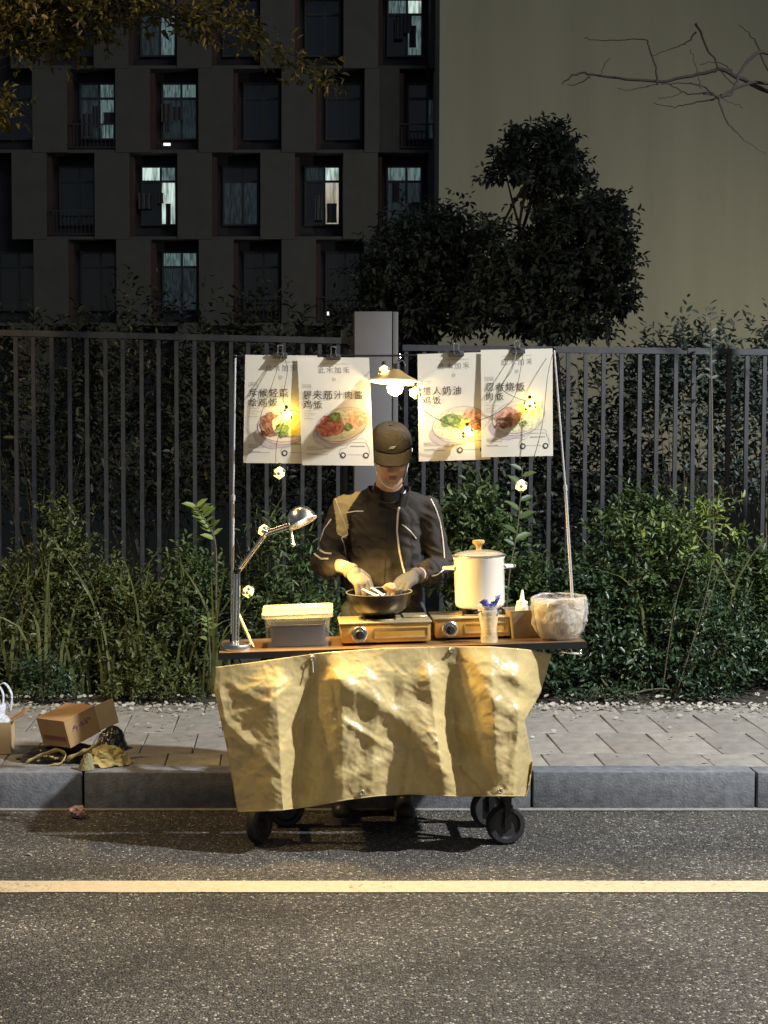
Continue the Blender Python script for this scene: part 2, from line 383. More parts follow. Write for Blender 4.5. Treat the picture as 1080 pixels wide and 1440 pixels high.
for ri in range(len(ROWY) - 1):
    y0, y1 = ROWY[ri], ROWY[ri + 1]
    even = (ri % 2 == 0)          # rows 2 and 4 share the offset of A
    px0 = 44 if even else 14
    z1, z0 = bp(0, y0).z, bp(0, y1).z
    if ri == len(ROWY) - 2: z0 = 0.2
    for k in range(-3, 6):
        a = px0 + PER * k; b = a + 49
        if k == 5 and not even: a, b = 605, 640
        if a > 630: continue
        b = min(b, 640)
        xa, xb = bp(a, 0).x, bp(b, 0).x
        sk = .0
        MB().box(((xa + xb) / 2, .45, (z0 + z1) / 2), (xb - xa, .9, z1 - z0 - .015)).build('facade_panel', 'panel', b1, smooth=False)
        # window in the loggia to the right of the panel
        wa, wb = b, min(px0 + PER * (k + 1), 640)
        if wb - wa < 20: continue
        xa, xb = bp(wa, 0).x, bp(wb, 0).x; w = xb - xa
        vis = (-30 < wa < 640) and (ri < 5)
        if not vis: continue
        kind = lit_spec.get((ri, k), '')
        zf = z0 + .12
        MB().box(((xa + xb) / 2, .45, z0 + .06), (w - .01, .8, .12)).build('balcony_slab', 'panel', b1, smooth=False)
        MB().box((xa + .09, .5, (z0 + z1) / 2), (.17, .7, z1 - z0 - .3)).build('loggia_side', 'redwall', b1, smooth=False)
        # window: frame with four panes
        wx0, wx1 = xa + .42, xb - .12; wz0, wz1 = zf + .55, z1 - .42; wt = wz1 - .58; wm = (wx0 + wx1) / 2 + .08
        fr = MB()
        for (cx, cz, sx, sz) in (((wx0 + wx1) / 2, wz0, wx1 - wx0 + .1, .07), ((wx0 + wx1) / 2, wz1, wx1 - wx0 + .1, .07), ((wx0 + wx1) / 2, wt, wx1 - wx0 - .06, .09),
                                 (wx0, (wz0 + wz1) / 2, .07, wz1 - wz0 - .07), (wx1, (wz0 + wz1) / 2, .07, wz1 - wz0 - .07), (wm, (wz0 + wt) / 2, .09, wt - wz0 - .1), (wm, (wz1 + wt) / 2, .09, wz1 - wt - .1)):
            fr.box((cx, .84, cz), (sx, .1, sz))
        wo = fr.build('window', 'wframe', b1, smooth=False)
        ms = dict(a=('lit_dim', 'lit_mid', 'lit_dim', 'lit_mid'), b=('lit_dim', 'lit_dim', 'lit_mid', 'lit_mid'), c=('darkglass', 'lit_bright', 'lit_bright', 'lit_mid'), d=('lit_dim', 'lit_dim', 'lit_mid', 'lit_mid'),
                  e=('darkglass', 'lit_warm', 'lit_dim', 'lit_bright'), f=('lit_dim', 'lit_dim', 'lit_mid', 'lit_mid'), g=('darkglass', 'lit_mid', 'lit_mid', 'lit_bright'),
                  h=('lit_dim', 'lit_mid', 'darkglass', 'darkglass'), i=('darkglass', 'lit_dim', 'darkglass', 'darkglass'), j=('lit_dim', 'lit_dim', 'darkglass', 'darkglass')).get(kind, ('darkglass',) * 4)
        for q, (pa, pb, pz0, pz1) in enumerate(((wx0, wm, wz0, wt), (wm, wx1, wz0, wt), (wx0, wm, wt, wz1), (wm, wx1, wt, wz1))):
            MB().box(((pa + pb) / 2, .865, (pz0 + pz1) / 2), (pb - pa - .05, .03, pz1 - pz0 - .05)).build('pane', ms[q], wo, smooth=False)
        if kind in 'abcefg' and kind:
            # washing and curtains hanging in the loggia cover part of the light
            rr = random.Random(ri * 31 + k)
            for q in range(3):
                cx = rr.uniform(wx0 + .1, wx1 - .1); hh = rr.uniform(.35, .9); cw = rr.uniform(.2, .5); zt = rr.uniform(wz0 + .8, wt + .1)
                MB().grid(lambda u, v, cx=cx, hh=hh, cw=cw, zt=zt: Vector((cx + (u - .5) * cw * (1 - .3 * v * (1 - v)), .6 + .02 * math.sin(u * 14), zt - v * hh)), 8, 5).build('hanging_laundry', 'wframe', b1)
        if ri == 4 and k in (2, 3) or (ri in (2, 3) and k in (0, 4)):
            rl = MB()
            rl.box(((xa + xb) / 2, .1, zf + 1.0), (w - .02, .05, .05)); rl.box(((xa + xb) / 2, .1, zf + .1), (w - .02, .04, .04))
            for q in range(12): rl.box((xa + w * (q + .5) / 12, .1, zf + .55), (.025, .025, .88))
            rl.build('balcony_railing', 'wframe', b1, smooth=False)
for (px, py, w, h) in ((234, 201, .28, .1), (463, 440, .16, .14)):
    c = bp(px, py, .3); MB().box(c, (w, .1, h)).bevel(.02).build('ceiling_lamp', 'lampwhite', b1)

M['plaster'] = mat('plain_plaster', (.40, .385, .295), .9, var=.1, vscale=.5, bump=.15, bscale=4, stretch=(1, 1, .12), detail=8)
WY = 59.2
wp = lambda px, py: P(px, py, WY)
xa, xb = wp(617, 300).x, wp(1700, 300).x
zt = wp(0, -160).z
b2 = thing('plain_building', 'windowless olive plastered gable wall beside the apartment block', 'building', ((xa + xb) / 2, WY, 0))
MB().box((0, 7, zt / 2), (xb - xa, 14, zt)).build('wall', 'plaster', b2, smooth=False)
MB().box((0, 7, zt + .2), (xb - xa + .3, 14.3, .4)).build('parapet', 'panel', b2, smooth=False)

# ------------------------------------------------------------------ street lamps out of frame that light the street, plus an added lamp for the wall
def street_lamp(x, y, h, arm, label, col, power, size, aim, blend=.4):
    t = thing('street_lamp', label, 'street lamp', (x, y, PAVE_Z))
    MB().lathe([(.16, 0), (.16, .02), (.09, .03), (.085, .9), (.07, .95), (.045, h)], 16).build('pole', 'black_metal', t)
    MB().tube(spline([(0, 0, h - .4), (0, -arm * .4, h + .05), (0, -arm, h + .12)], 6), [.04] * 6 + [.035] * 7, 10).build('arm', 'black_metal', t)
    MB().box((0, -arm - .2, h + .12), (.26, .62, .09)).bevel(.03).build('lamp_head', 'black_metal', t)
    me = mat('street_lamp_lens', (.9, .9, .9), .3, emit=col, estr=6)
    MB().box((0, -arm - .2, h + .068), (.2, .5, .012)).build('lens', me, t, smooth=False)
    ld = bpy.data.lights.new('street_lamp_light', 'SPOT'); ld.energy = power; ld.color = col; ld.spot_size = size; ld.spot_blend = blend; ld.shadow_soft_size = .09
    lo = bpy.data.objects.new('street_lamp_light', ld); COL.objects.link(lo)
    lp = Vector((x, y - arm - .2, PAVE_Z + h - .02)); lo.location = lp
    lo.rotation_euler = (Vector(aim) - lp).to_track_quat('-Z', 'Y').to_euler()
    return t
street_lamp(5.0, 7.3, 5.7, 2.7, 'tall black street lamp with cool white head past the bare branches', (.95, .97, 1), 4300, R(122), (4.2, 5.2, 0))
street_lamp(-4.3, 7.3, 6.0, .9, 'tall black street lamp with warm head beside the leafy tree', (1, .68, .32), 950, R(146), (-3.0, 6.2, 0), .4)
street_lamp(27, 43, 4.5, 1.0, 'added unseen lamp lighting the plain plastered wall from the yard', (1, .95, .76), 5200, R(160), (14, 60, 6), .5)  # added lamp, out of view, put in to brighten the plain wall


# ------------------------------------------------------------------ fence with gate pillar
FY = 10.3
def fence(pxa, pxb, rail, label):
    z = lambda px: P(px, rail(px), FY).z
    xa, xb = P(pxa, 480, FY).x, P(pxb, 480, FY).x
    t = thing('fence', label, 'fence', ((xa + xb) / 2, FY, .15), group=None)
    ox = (xa + xb) / 2
    def rl(dz):
        mb = MB(); za, zb = z(pxa) + dz - .15, z(pxb) + dz - .15
        mb.prism([(xa - ox, -.02, za - .02), (xa - ox, .02, za - .02), (xa - ox, .02, za + .02), (xa - ox, -.02, za + .02)], (xb - xa, 0, zb - za)); return mb
    rl(0).build('rail', 'fence', t, smooth=False); rl(-1.95).build('rail', 'fence', t, smooth=False)
    px = pxa + 6
    while px < pxb:
        x = P(px, 480, FY).x; zz = z(px) - .15 - .022
        o = MB().box((x - ox + random.uniform(-.004, .004), random.uniform(-.003, .003), zz / 2 - .02), (.026, .026, zz + .04)).build('bar', 'fence', t, smooth=False)
        px += 25.2
    return t
fence(-110, 494, lambda p: 468 + .0235 * p, 'dark metal bar fence beside the tall weeds and cardboard boxes')
fence(566, 1200, lambda p: 489 + .012 * (p - 560), 'dark metal bar fence behind the dense leafy shrubs')
M['pillar'] = mat('pillar_paint', (.085, .085, .09), .6, var=.1, vscale=5)
pl = P(528, 440, FY)
t = thing('gate_pillar', 'plain grey square pillar joining the two bar fences behind the cook', 'pillar', (pl.x, FY, .12))
ph = pl.z - .12
MB().box((-.02, 0, ph / 2), (.25, .26, ph)).bevel(.006).build('post', 'pillar', t)
MB().box((.125, -.02, ph / 2 - .003), (.035, .24, ph)).bevel(.004).build('trim', 'pillar', t)
MB().box((-.205, .04, ph / 2 - .06), (.05, .05, ph - .1)).bevel(.004).build('trim', 'fence', t)

# ------------------------------------------------------------------ plants
def leaves_object(name, pos, d, nrm, L, wr, m, parent, droop=.12):
    pos = np.asarray(pos, float); d = np.asarray(d, float); nrm = np.asarray(nrm, float); L = np.asarray(L, float)[:, None]
    d /= np.linalg.norm(d, axis=1, keepdims=True) + 1e-9
    side = np.cross(d, nrm); side /= np.linalg.norm(side, axis=1, keepdims=True) + 1e-9
    nn = np.cross(side, d)
    w = L * wr
    vs = np.stack([pos, pos + d * L * .28 + side * w * .46 + nn * w * .14, pos + d * L * .66 + side * w * .4 + nn * w * .1, pos + d * L - nn * L * droop,
                   pos + d * L * .66 - side * w * .4 + nn * w * .1, pos + d * L * .28 - side * w * .46 + nn * w * .14], axis=1)
    N = len(pos); V = vs.reshape(-1, 3)
    base = (np.arange(N) * 6)[:, None]
    q = np.concatenate([base + np.array([0, 3, 2, 1]), base + np.array([0, 5, 4, 3])], axis=1).reshape(-1, 4)
    me = bpy.data.meshes.new(name)
    me.vertices.add(len(V)); me.vertices.foreach_set('co', V.ravel())
    me.loops.add(q.size); me.loops.foreach_set('vertex_index', q.ravel().astype(np.int32))
    me.polygons.add(len(q)); me.polygons.foreach_set('loop_start', (np.arange(len(q)) * 4).astype(np.int32))
    me.update(calc_edges=True); me.validate()
    at = me.attributes.new('rnd', 'FLOAT', 'POINT')
    at.data.foreach_set('value', np.repeat(RNG.random(N), 6).astype(np.float32))
    me.materials.append(M[m])
    return link(name, me, parent)
RNG = np.random.default_rng(5)
def unit(a): return a / (np.linalg.norm(a, axis=-1, keepdims=True) + 1e-9)
def shoots(ells, n, slen, per, leaf, up=.5, spread=.75, shell=.5):
    """leafy shoots spread through a union of ellipsoids; returns leaf arrays and shoot start / end points"""
    ells = [(np.array(c, float), np.array(r, float)) for c, r in ells]
    wts = np.array([r[0] * r[2] + .3 * r[1] * r[2] for c, r in ells]); wts /= wts.sum()
    idx = RNG.choice(len(ells), n, p=wts)
    C = np.stack([e[0] for e in ells])[idx]; RR = np.stack([e[1] for e in ells])[idx]
    v = unit(RNG.normal(size=(n, 3))); v[:, 2] = np.where(v[:, 2] < -.5, -v[:, 2], v[:, 2])
    rho = shell + (1 - shell) * RNG.random((n, 1)) ** .6
    st = C + v * RR * rho
    dr = unit(v * .7 + np.array([0, 0, up]) + RNG.normal(size=(n, 3)) * .4)
    ln = slen * (.5 + RNG.random(n))
    pos, dd, nn, LL = [], [], [], []
    ts = np.linspace(.05, 1, per)
    bend = unit(RNG.normal(size=(n, 3)))
    for j, tt in enumerate(ts):
        p = st + dr * (ln * tt)[:, None] + bend * (.18 * ln * tt * tt)[:, None]
        a = j * 2.4 + RNG.random(n) * .7
        x = unit(np.cross(dr, np.array([.3, .2, 1.0]))); y = np.cross(dr, x)
        rad = x * np.cos(a)[:, None] + y * np.sin(a)[:, None]
        d = unit(dr * (.35 + .5 * tt) + rad * spread + RNG.normal(size=(n, 3)) * .2 + np.array([0, 0, -.12]))
        pos.append(p); dd.append(d); nn.append(unit(np.array([0, 0, 1.0]) + RNG.normal(size=(n, 3)) * .45 + v * .35))
        LL.append(leaf * (.6 + .6 * RNG.random(n)) * (1 - .3 * tt))
    return np.concatenate(pos), np.concatenate(dd), np.concatenate(nn), np.concatenate(LL), st, st + dr * ln[:, None]

def stems_object(name, base, ends, parent, m='twig', r=.006, k=22, jit=.05):
    mb = MB(); ends = ends[RNG.permutation(len(ends))[:k]]
    for e in ends:
        b = np.array(base) + np.append(RNG.normal(size=2) * jit, 0)
        mid = (b * .45 + e * .55) + RNG.normal(size=3) * .04 + np.array([0, 0, .06])
        pts = spline([b, mid, e], 4)
        mb.tube(pts, [r * (1 - .65 * i / (len(pts) - 1)) for i in range(len(pts))], 5)
    return mb.build(name, m, parent)

M['leaf_bed'] = leaf_mat('leaf_shrub', (.035, .06, .022), (.085, .13, .04))
M['leaf_blue'] = leaf_mat('leaf_dark_glossy', (.025, .048, .026), (.055, .095, .045), rough=.35)
M['leaf_weed'] = leaf_mat('leaf_weed', (.042, .062, .018), (.11, .13, .04))
M['leaf_bright'] = leaf_mat('leaf_bright', (.11, .17, .03), (.2, .26, .06))
M['leaf_yard'] = leaf_mat('leaf_yard', (.018, .026, .02), (.045, .06, .04))
M['leaf_tree'] = leaf_mat('leaf_tree', (.045, .065, .055), (.115, .145, .12), rough=.5)
M['leaf_street'] = leaf_mat('leaf_street_tree', (.08, .075, .028), (.16, .15, .05), transl=.4)
M['grass'] = leaf_mat('grass_blade', (.07, .09, .025), (.16, .17, .06))

def shrub(name, label, px, Y, tops, leaf, n, m='leaf_bed', per=9, slen=.16, wr=.42, group=None, cat='shrub', up=.6, shell=.45):
    """tops: list of (px, py_centre, width_px, height_px, depth_m)"""
    b = P(px, 900, Y); t = thing(name, label, cat, (b.x, Y, .17), group=group)
    ells = []
    for (ex, ey, w, h, dep) in tops:
        c = P(ex, ey, Y); s = FPX / Y; lo = .09 if n > 150 and cat == 'shrub' else 0
        ells.append(((c.x - b.x, 0, c.z - .17 - lo), (max(.05, w / s / 2 - lo * .5), dep, max(.06, h / s / 2 - lo * .3))))
    pos, d, nn, L, st, en = shoots(ells, n, slen, per, leaf, up=up, shell=shell)
    keep = pos[:, 2] > .01
    leaves_object('foliage', pos[keep], d[keep], nn[keep], L[keep], wr, m, t)
    stems_object('stems', (0, 0, 0), st, t, k=min(26, 3 + n // 40), r=.006 if n > 150 else .0035)
    return t
# right-hand bank of shrubs
G_R = 'leafy shrubs in the bed'
shrub('leafy_shrub', 'broad glossy shrub rising highest against the fence behind the plastic bag', 905, 9.1, [(905, 790, 170, 220, .34), (880, 880, 190, 190, .4), (950, 850, 150, 200, .38)], .066, 720)
shrub('leafy_shrub', 'rounded dark shrub beside the cart pole and knotted plastic bag', 830, 9.0, [(835, 860, 130, 190, .34), (825, 940, 150, 110, .38)], .052, 480, 'leaf_blue')
shrub('leafy_shrub', 'dense low shrub with small blue green leaves by the fallen petals', 985, 8.85, [(985, 900, 190, 150, .3), (950, 945, 200, 90, .26)], .048, 560, 'leaf_blue')
shrub('leafy_shrub', 'spreading shrub crossing the fence beyond the brightest leaves', 1085, 9.2, [(1075, 880, 140, 210, .4), (1060, 820, 100, 120, .3), (1120, 900, 150, 200, .4)], .062, 560)
shrub('bright_shoot', 'young yellow green sprig glowing among the dark shrub leaves', 955, 8.62, [(955, 780, 70, 60, .1), (1000, 750, 50, 70, .1)], .07, 34, 'leaf_bright', per=8, cat='plant', wr=.3)
shrub('leafy_shrub', 'climbing shrub with broad leaves behind the white stock pot', 690, 9.2, [(690, 800, 130, 200, .28), (650, 770, 80, 190, .2), (735, 850, 110, 130, .28), (665, 715, 60, 90, .14)], .07, 460, 'leaf_bed')
shrub('leafy_shrub', 'low shrub hidden in shade behind the cart tarp', 700, 8.75, [(720, 930, 190, 110, .24), (640, 930, 120, 110, .2)], .055, 300, 'leaf_blue')
# between lamp and cook
shrub('leafy_shrub', 'drooping narrow leaved shrub behind the chrome desk lamp', 405, 9.0, [(400, 800, 110, 150, .25), (420, 870, 140, 130, .28), (360, 860, 90, 150, .24)], .085, 300, 'leaf_bed', wr=.26)
# left-hand weeds
shrub('conical_shrub', 'tall pointed weedy shrub rising above the cardboard boxes', 90, 9.0, [(88, 740, 40, 90, .12), (92, 800, 86, 120, .2), (100, 870, 130, 130, .26)], .05, 460, 'leaf_weed')
shrub('weedy_shrub', 'tangled leafy weeds between the boxes and the desk lamp', 215, 8.95, [(210, 880, 170, 150, .28), (150, 850, 90, 130, .24), (180, 940, 170, 80, .24)], .052, 560, 'leaf_weed')
shrub('weedy_shrub', 'dark bushy weed close against the left end of the cart', 275, 9.0, [(275, 860, 90, 190, .26), (285, 940, 110, 100, .24), (255, 800, 50, 70, .12)], .055, 400, 'leaf_bed')
shrub('weedy_shrub', 'low yellow green weeds behind the bag topped carton', 15, 9.0, [(10, 830, 110, 110, .24), (20, 910, 150, 140, .28), (-50, 860, 100, 160, .28)], .052, 520, 'leaf_weed')
shrub('low_weed', 'sprawling small weed spilling toward the pavement behind the tilted carton', 60, 8.62, [(60, 965, 90, 50, .12)], .04, 110, 'leaf_blue', slen=.1)
shrub('low_weed', 'small weed tuft on the bed edge left of the tarp', 215, 8.6, [(210, 975, 130, 36, .1)], .04, 120, 'leaf_weed', slen=.1)
shrub('low_weed', 'low leafy fringe along the petals right of the tarp', 850, 8.62, [(850, 978, 170, 36, .1), (990, 980, 150, 30, .1)], .045, 210, 'leaf_blue', slen=.09)
# the bare sprig that stands out left of the pole
def sprig(name, label, path, Y, leaf, nl, m):
    pts = [P(px, py, Y) for px, py in path]; b = pts[0]; t = thing(name, label, 'plant', (b.x, Y, .17))
    loc = [p - Vector((b.x, Y, .17)) for p in pts]; loc[0].z = 0
    sp = spline(loc, 8); MB().tube(sp, [.007 * (1 - .7 * i / len(sp)) for i in range(len(sp))], 6).build('stem', 'twig', t)
    pos, d, nn, L = [], [], [], []
    for i in range(nl):
        f = .55 + .45 * i / (nl - 1); k = min(int(f * (len(sp) - 1)), len(sp) - 2); tg = (sp[k + 1] - sp[k]).normalized()
        sd = Vector((1 if i % 2 else -1, random.uniform(-.5, .3), random.uniform(-.1, .4)))
        pos.append(sp[k]); d.append(tg * .35 + sd * .7); nn.append((random.uniform(-.2, .2), -.7, .7)); L.append(leaf * random.uniform(.7, 1.1))
    leaves_object('leaves', pos, d, nn, L, .45, m, t)
sprig('leafy_sprig', 'single arching sprig with paired pale leaves beside the cart pole', [(305, 960), (304, 850), (303, 765), (288, 730), (275, 712)], 8.8, .085, 18, 'leaf_bright')
sprig('leafy_sprig', 'short sprig of pale leaves just left of the cart table', [(298, 970), (294, 900), (292, 870)], 8.7, .06, 9, 'leaf_bright')
sprig('leafy_sprig', 'slender sprig reaching past the string light under the right posters', [(705, 960), (715, 820), (728, 740), (735, 655)], 8.9, .1, 9, 'leaf_bed')
sprig('leafy_sprig', 'upright weed with pointed leaves poking above the fence rail', [(1005, 900), (1002, 620), (1000, 500), (1000, 432)], 10.05, .06, 16, 'leaf_tree')
# tall grass blades
def grass(px0, px1, pyt, n, Y, label):
    b = P((px0 + px1) / 2, 900, Y); mbv = MB()
    o_pos = Vector((b.x, Y, .16))
    for i in range(n):
        px = random.uniform(px0, px1); root = P(px, 950, Y + random.uniform(-.12, .15)); root.z = .17
        h = P(px, pyt + random.uniform(0, 130), Y).z - .2
        lean = Vector((random.uniform(-.45, .45), random.uniform(-.15, .06), 0)) * h
        tip = root + Vector((0, 0, h)) + lean
        if random.random() < .35: tip -= Vector((0, 0, h * .22)) - lean * .9
        mid = root + Vector((0, 0, h * .62)) + lean * .3
        w = random.uniform(.006, .011); sd = Vector((1, random.uniform(-.6, .6), 0)).normalized()
        prev = None
        for k, p in enumerate(spline([root, mid, tip], 4)):
            ww = w * (1 - (k / 8) ** 2) + .0006
            cur = (mbv._v(p - sd * ww - o_pos), mbv._v(p + sd * ww - o_pos))
            if prev: mbv.bm.faces.new((prev[0], prev[1], cur[1], cur[0]))
            prev = cur
    me = mbv.mesh('tall_grass', 'grass', fix=False)
    at = me.attributes.new('rnd', 'FLOAT', 'POINT'); at.data.foreach_set('value', np.repeat(RNG.random(len(me.vertices) // 2 + 1), 2)[:len(me.vertices)].astype(np.float32))
    o = link('tall_grass', me); o.location = o_pos
    return tag(o, label, 'grass', kind='stuff')
grass(-20, 320, 765, 120, 8.8, 'tall arching grass blades growing through the weeds by the fence')
grass(380, 470, 800, 22, 8.75, 'thin grass blades behind the clear storage box')
grass(860, 1060, 700, 12, 8.9, 'a few pale grass stalks above the right shrubs')
# fallen petals and leaves along the bed edge
M['petal'] = leaf_mat('fallen_petal', (.32, .31, .26), (.52, .5, .44))
pos, d, nn, L = [], [], [], []
for i in range(1500):
    px = random.uniform(-60, 1140)
    if random.random() < .8: y = 8.36 + random.gauss(0, .07) + .06 * noise.noise((px * .02, 1, 0))
    else: y = 8.4 - abs(random.gauss(0, .5))
    y = max(6.95, y); x = (px - CX) / FPX * y
    z = PAVE_Z + .006 if y < 8.45 else .2
    pos.append((x, y, z + random.uniform(0, .012))); a = random.uniform(0, 6.28)
    d.append((math.cos(a), math.sin(a), random.uniform(-.1, .5))); nn.append((random.uniform(-.6, .6), random.uniform(-.8, .4), 1)); L.append(random.uniform(.012, .036))
o = leaves_object('fallen_petals', pos, d, nn, L, .75, 'petal', None, droop=-.1)
tag(o, 'pale fallen petals and leaves scattered along the planting bed', 'petals', kind='stuff')

# dark bushes in the yard behind the fence
yard_b = [(60, 12.0, 150, 640, 240, 400, 'dark yard bush behind the fence at the boxes end'), (215, 12.3, 150, 620, 260, 410, 'dark yard bush behind the fence above the weeds'),
          (370, 12.1, 150, 620, 230, 400, 'dark yard bush behind the left hanging posters'), (480, 12.6, 120, 630, 180, 380, 'dark yard bush beside the grey pillar'),
          (640, 11.7, 150, 690, 230, 360, 'dark yard bush behind the fence at the bulb lamp'), (800, 11.6, 150, 690, 220, 360, 'dark yard bush behind the right cart pole'),
          (960, 11.3, 150, 640, 200, 330, 'tall vine covered bush overtopping the fence rail'), (1080, 11.2, 150, 650, 170, 360, 'tall leafy bush overtopping the fence beside the bare branches')]
for i, (px, Y, _, py, w, h, lab) in enumerate(yard_b):
    if i < 6: tops = [(px, py, w, h, .7), (px - w * .25, py + 60, w * .8, h * .9, .6), (px + w * .28, py + 40, w * .7, h * .8, .6)]
    else: tops = [(px, py, w, h, .35), (px - 40, py - 60, w * .5, 150, .3), (px + 30, py - 90, w * .5, 140, .3)]
    shrub('yard_bush', lab, px, Y, tops, .085, 620 if i < 6 else 480, 'leaf_yard' if i < 6 else 'leaf_tree', per=7, slen=.22, group='bushes behind the fence', cat='bush')

def tree(name, label, px, Y, crown, leaf, n, m, trunk_path, tr=.06, limbs=14, slen=.22, per=9, lf=.32, shell=.2):
    b = P(px, 700, Y); t = thing(name, label, 'tree', (b.x, Y, .15))
    o = Vector((b.x, Y, .15)); s = FPX / Y
    ells = []
    for (ex, ey, w, h, dep) in crown:
        c = P(ex, ey, Y) - o; ells.append((tuple(c), (w / s / 2, dep, h / s / 2)))
    pos, d, nn, L, st, en = shoots(ells, n, slen, per, leaf, up=.25, shell=shell)
    leaves_object('crown', pos, d, nn, L, .5, m, t, droop=.25)
    pts = [P(x, y, Y) - o for x, y in trunk_path]; pts[0].z = -.02
    sp = spline(pts, 6); mb = MB(); mb.tube(sp, [tr * (1 - .8 * i / (len(sp) - 1)) for i in range(len(sp))], 10)
    for k in range(limbs):
        e = Vector(st[RNG.integers(len(st))]); f = int(len(sp) * random.uniform(.4, .95)); a = sp[min(f, len(sp) - 1)]
        lp = spline([a, (a + e) / 2 + Vector((random.uniform(-.08, .08), random.uniform(-.08, .08), .05)), e], 4)
        mb.tube(lp, [tr * lf * (1 - .8 * i / (len(lp) - 1)) for i in range(len(lp))], 6)
    mb.build('trunk', 'bark', t)
    return t
tree('leafy_tree', 'tall evergreen tree in the yard standing before the plain wall', 780, 13.2,
     [(755, 208, 80, 36, .2), (722, 250, 60, 46, .2), (790, 235, 50, 40, .2), (770, 270, 50, 40, .2), (812, 268, 40, 30, .15), (840, 318, 70, 56, .3), (790, 330, 80, 70, .3), (855, 375, 70, 70, .35), (800, 395, 110, 80, .4), (740, 385, 90, 70, .4), (688, 345, 44, 30, .2), (705, 400, 70, 60, .3), (850, 430, 70, 50, .35), (790, 460, 130, 60, .4), (700, 450, 110, 60, .4)],
     .088, 1700, 'leaf_tree', [(790, 900), (785, 600), (770, 420), (760, 260), (765, 205)], tr=.07, slen=.15)
tree('leafy_tree', 'shorter evergreen tree in the yard above the grey pillar', 590, 14.2,
     [(600, 350, 110, 70, .4), (560, 390, 90, 90, .4), (630, 400, 90, 110, .4), (545, 440, 80, 70, .35), (600, 450, 130, 80, .4), (640, 335, 40, 40, .2)],
     .088, 1200, 'leaf_tree', [(600, 900), (598, 600), (600, 450), (602, 350)], tr=.06)
# street tree whose branches hang into the top left corner
t = tree('street_tree', 'street tree with lamp lit yellow green leaves hanging over the street', -240, 8.9,
     [(30, 20, 120, 80, .3), (100, 30, 110, 80, .3), (140, 5, 80, 60, .2), (95, 70, 60, 40, .15), (10, 60, 60, 60, .2), (200, 25, 60, 40, .12), (270, 40, 60, 40, .12), (10, 160, 26, 26, .1)],
     .06, 560, 'leaf_street', [(-240, 1000), (-235, 500), (-200, 180), (-130, 40)], tr=.11, slen=.14, per=8, lf=.05)
to = Vector(t.location)
bm_ = MB(); lp_, ld_, ln_, ll_ = [], [], [], []
for path in ([(-180, 120), (-20, 40), (150, 15), (260, 30), (380, 65), (475, 105)], [(150, 15), (250, -10), (330, 20), (410, 90), (460, 120)], [(-100, 60), (60, -30), (260, -40), (330, 10), (345, 60)], [(-150, 90), (-60, 160), (20, 165)]):
    sp = spline([P(x, y, 8.9 + .15 * math.sin(i)) - to for i, (x, y) in enumerate(path)], 10)
    bm_.tube(sp, [.012 * (1 - .85 * i / (len(sp) - 1)) for i in range(len(sp))], 6)
    for i in range(150):
        f = random.uniform(.35, 1.0) ** .8; k = min(int(f * (len(sp) - 1)), len(sp) - 2)
        o_ = Vector((random.gauss(0, .06), random.gauss(0, .06), random.gauss(-.01, .045)))
        lp_.append(sp[k] + o_); ld_.append((random.gauss(.3, .6), random.gauss(0, .6), random.gauss(-.3, .4))); ln_.append((random.gauss(0, .4), random.gauss(-.3, .4), 1)); ll_.append(random.uniform(.035, .075))
bm_.build('branch', 'bark', t); leaves_object('branch_leaves', lp_, ld_, ln_, ll_, .42, 'leaf_street', t, droop=.2)
# bare street tree at the right, its twigs reaching into the frame
M['barebark'] = mat('bare_bark', (.02, .018, .016), .9, var=.3, vscale=40)
t = thing('bare_tree', 'leafless street tree whose thin dark twigs reach before the plain wall', 'tree', (P(1330, 800, 8.6).x, 8.6, .15))
to = Vector(t.location)
mb = MB(); mb.tube(spline([Vector((0, 0, -.02)), Vector((-.03, 0, 1.6)), P(1300, 330, 8.6) - to, P(1290, -60, 8.6) - to], 6), [.1 - .0035 * i for i in range(19)], 10); mb.build('trunk', 'barebark', t)
BR = [([(1300, 200), (1180, 150), (1080, 128), (1020, 100), (990, 102), (930, 115), (860, 108), (815, 103), (790, 118)], .016), ([(1300, 260), (1180, 160), (1080, 118), (1040, 122), (1010, 135), (980, 118), (930, 118)], .013), ([(1290, 240), (1160, 130), (1080, 75), (1045, 95), (1030, 130), (1008, 136), (1000, 130), (968, 132), (940, 118)], .012),
      ([(1010, 136), (1022, 170), (1045, 195), (1078, 217)], .007), ([(978, 32), (1000, 78), (1018, 105), (1035, 122)], .007), ([(978, 45), (965, 60), (945, 68), (920, 78)], .006), ([(925, 118), (920, 90), (912, 65), (905, 56), (850, 57), (822, 54)], .006),
      ([(1010, 138), (980, 143), (950, 150), (920, 145)], .006), ([(830, 108), (812, 118), (798, 120)], .004), ([(1080, 100), (1060, 55), (1040, 35)], .006), ([(985, 125), (978, 90), (970, 70)], .004), ([(990, 130), (1020, 140), (1045, 152)], .004), ([(1030, 100), (1010, 88), (985, 90)], .004), ([(925, 118), (890, 126), (870, 125)], .004), ([(960, 130), (940, 137), (925, 138)], .003), ([(845, 107), (850, 90), (858, 82)], .003)]
for i, (path, r) in enumerate(BR):
    sp = spline([P(x, y, 8.6 + .12 * math.sin(i * 1.7 + j * .4)) - to for j, (x, y) in enumerate(path)], 6)
    MB().tube([p + Vector((random.gauss(0, .003), 0, random.gauss(0, .003))) for p in sp], [max(.0022, r * (1 - .75 * k / (len(sp) - 1))) for k in range(len(sp))], 6).build('branch', 'barebark', t)

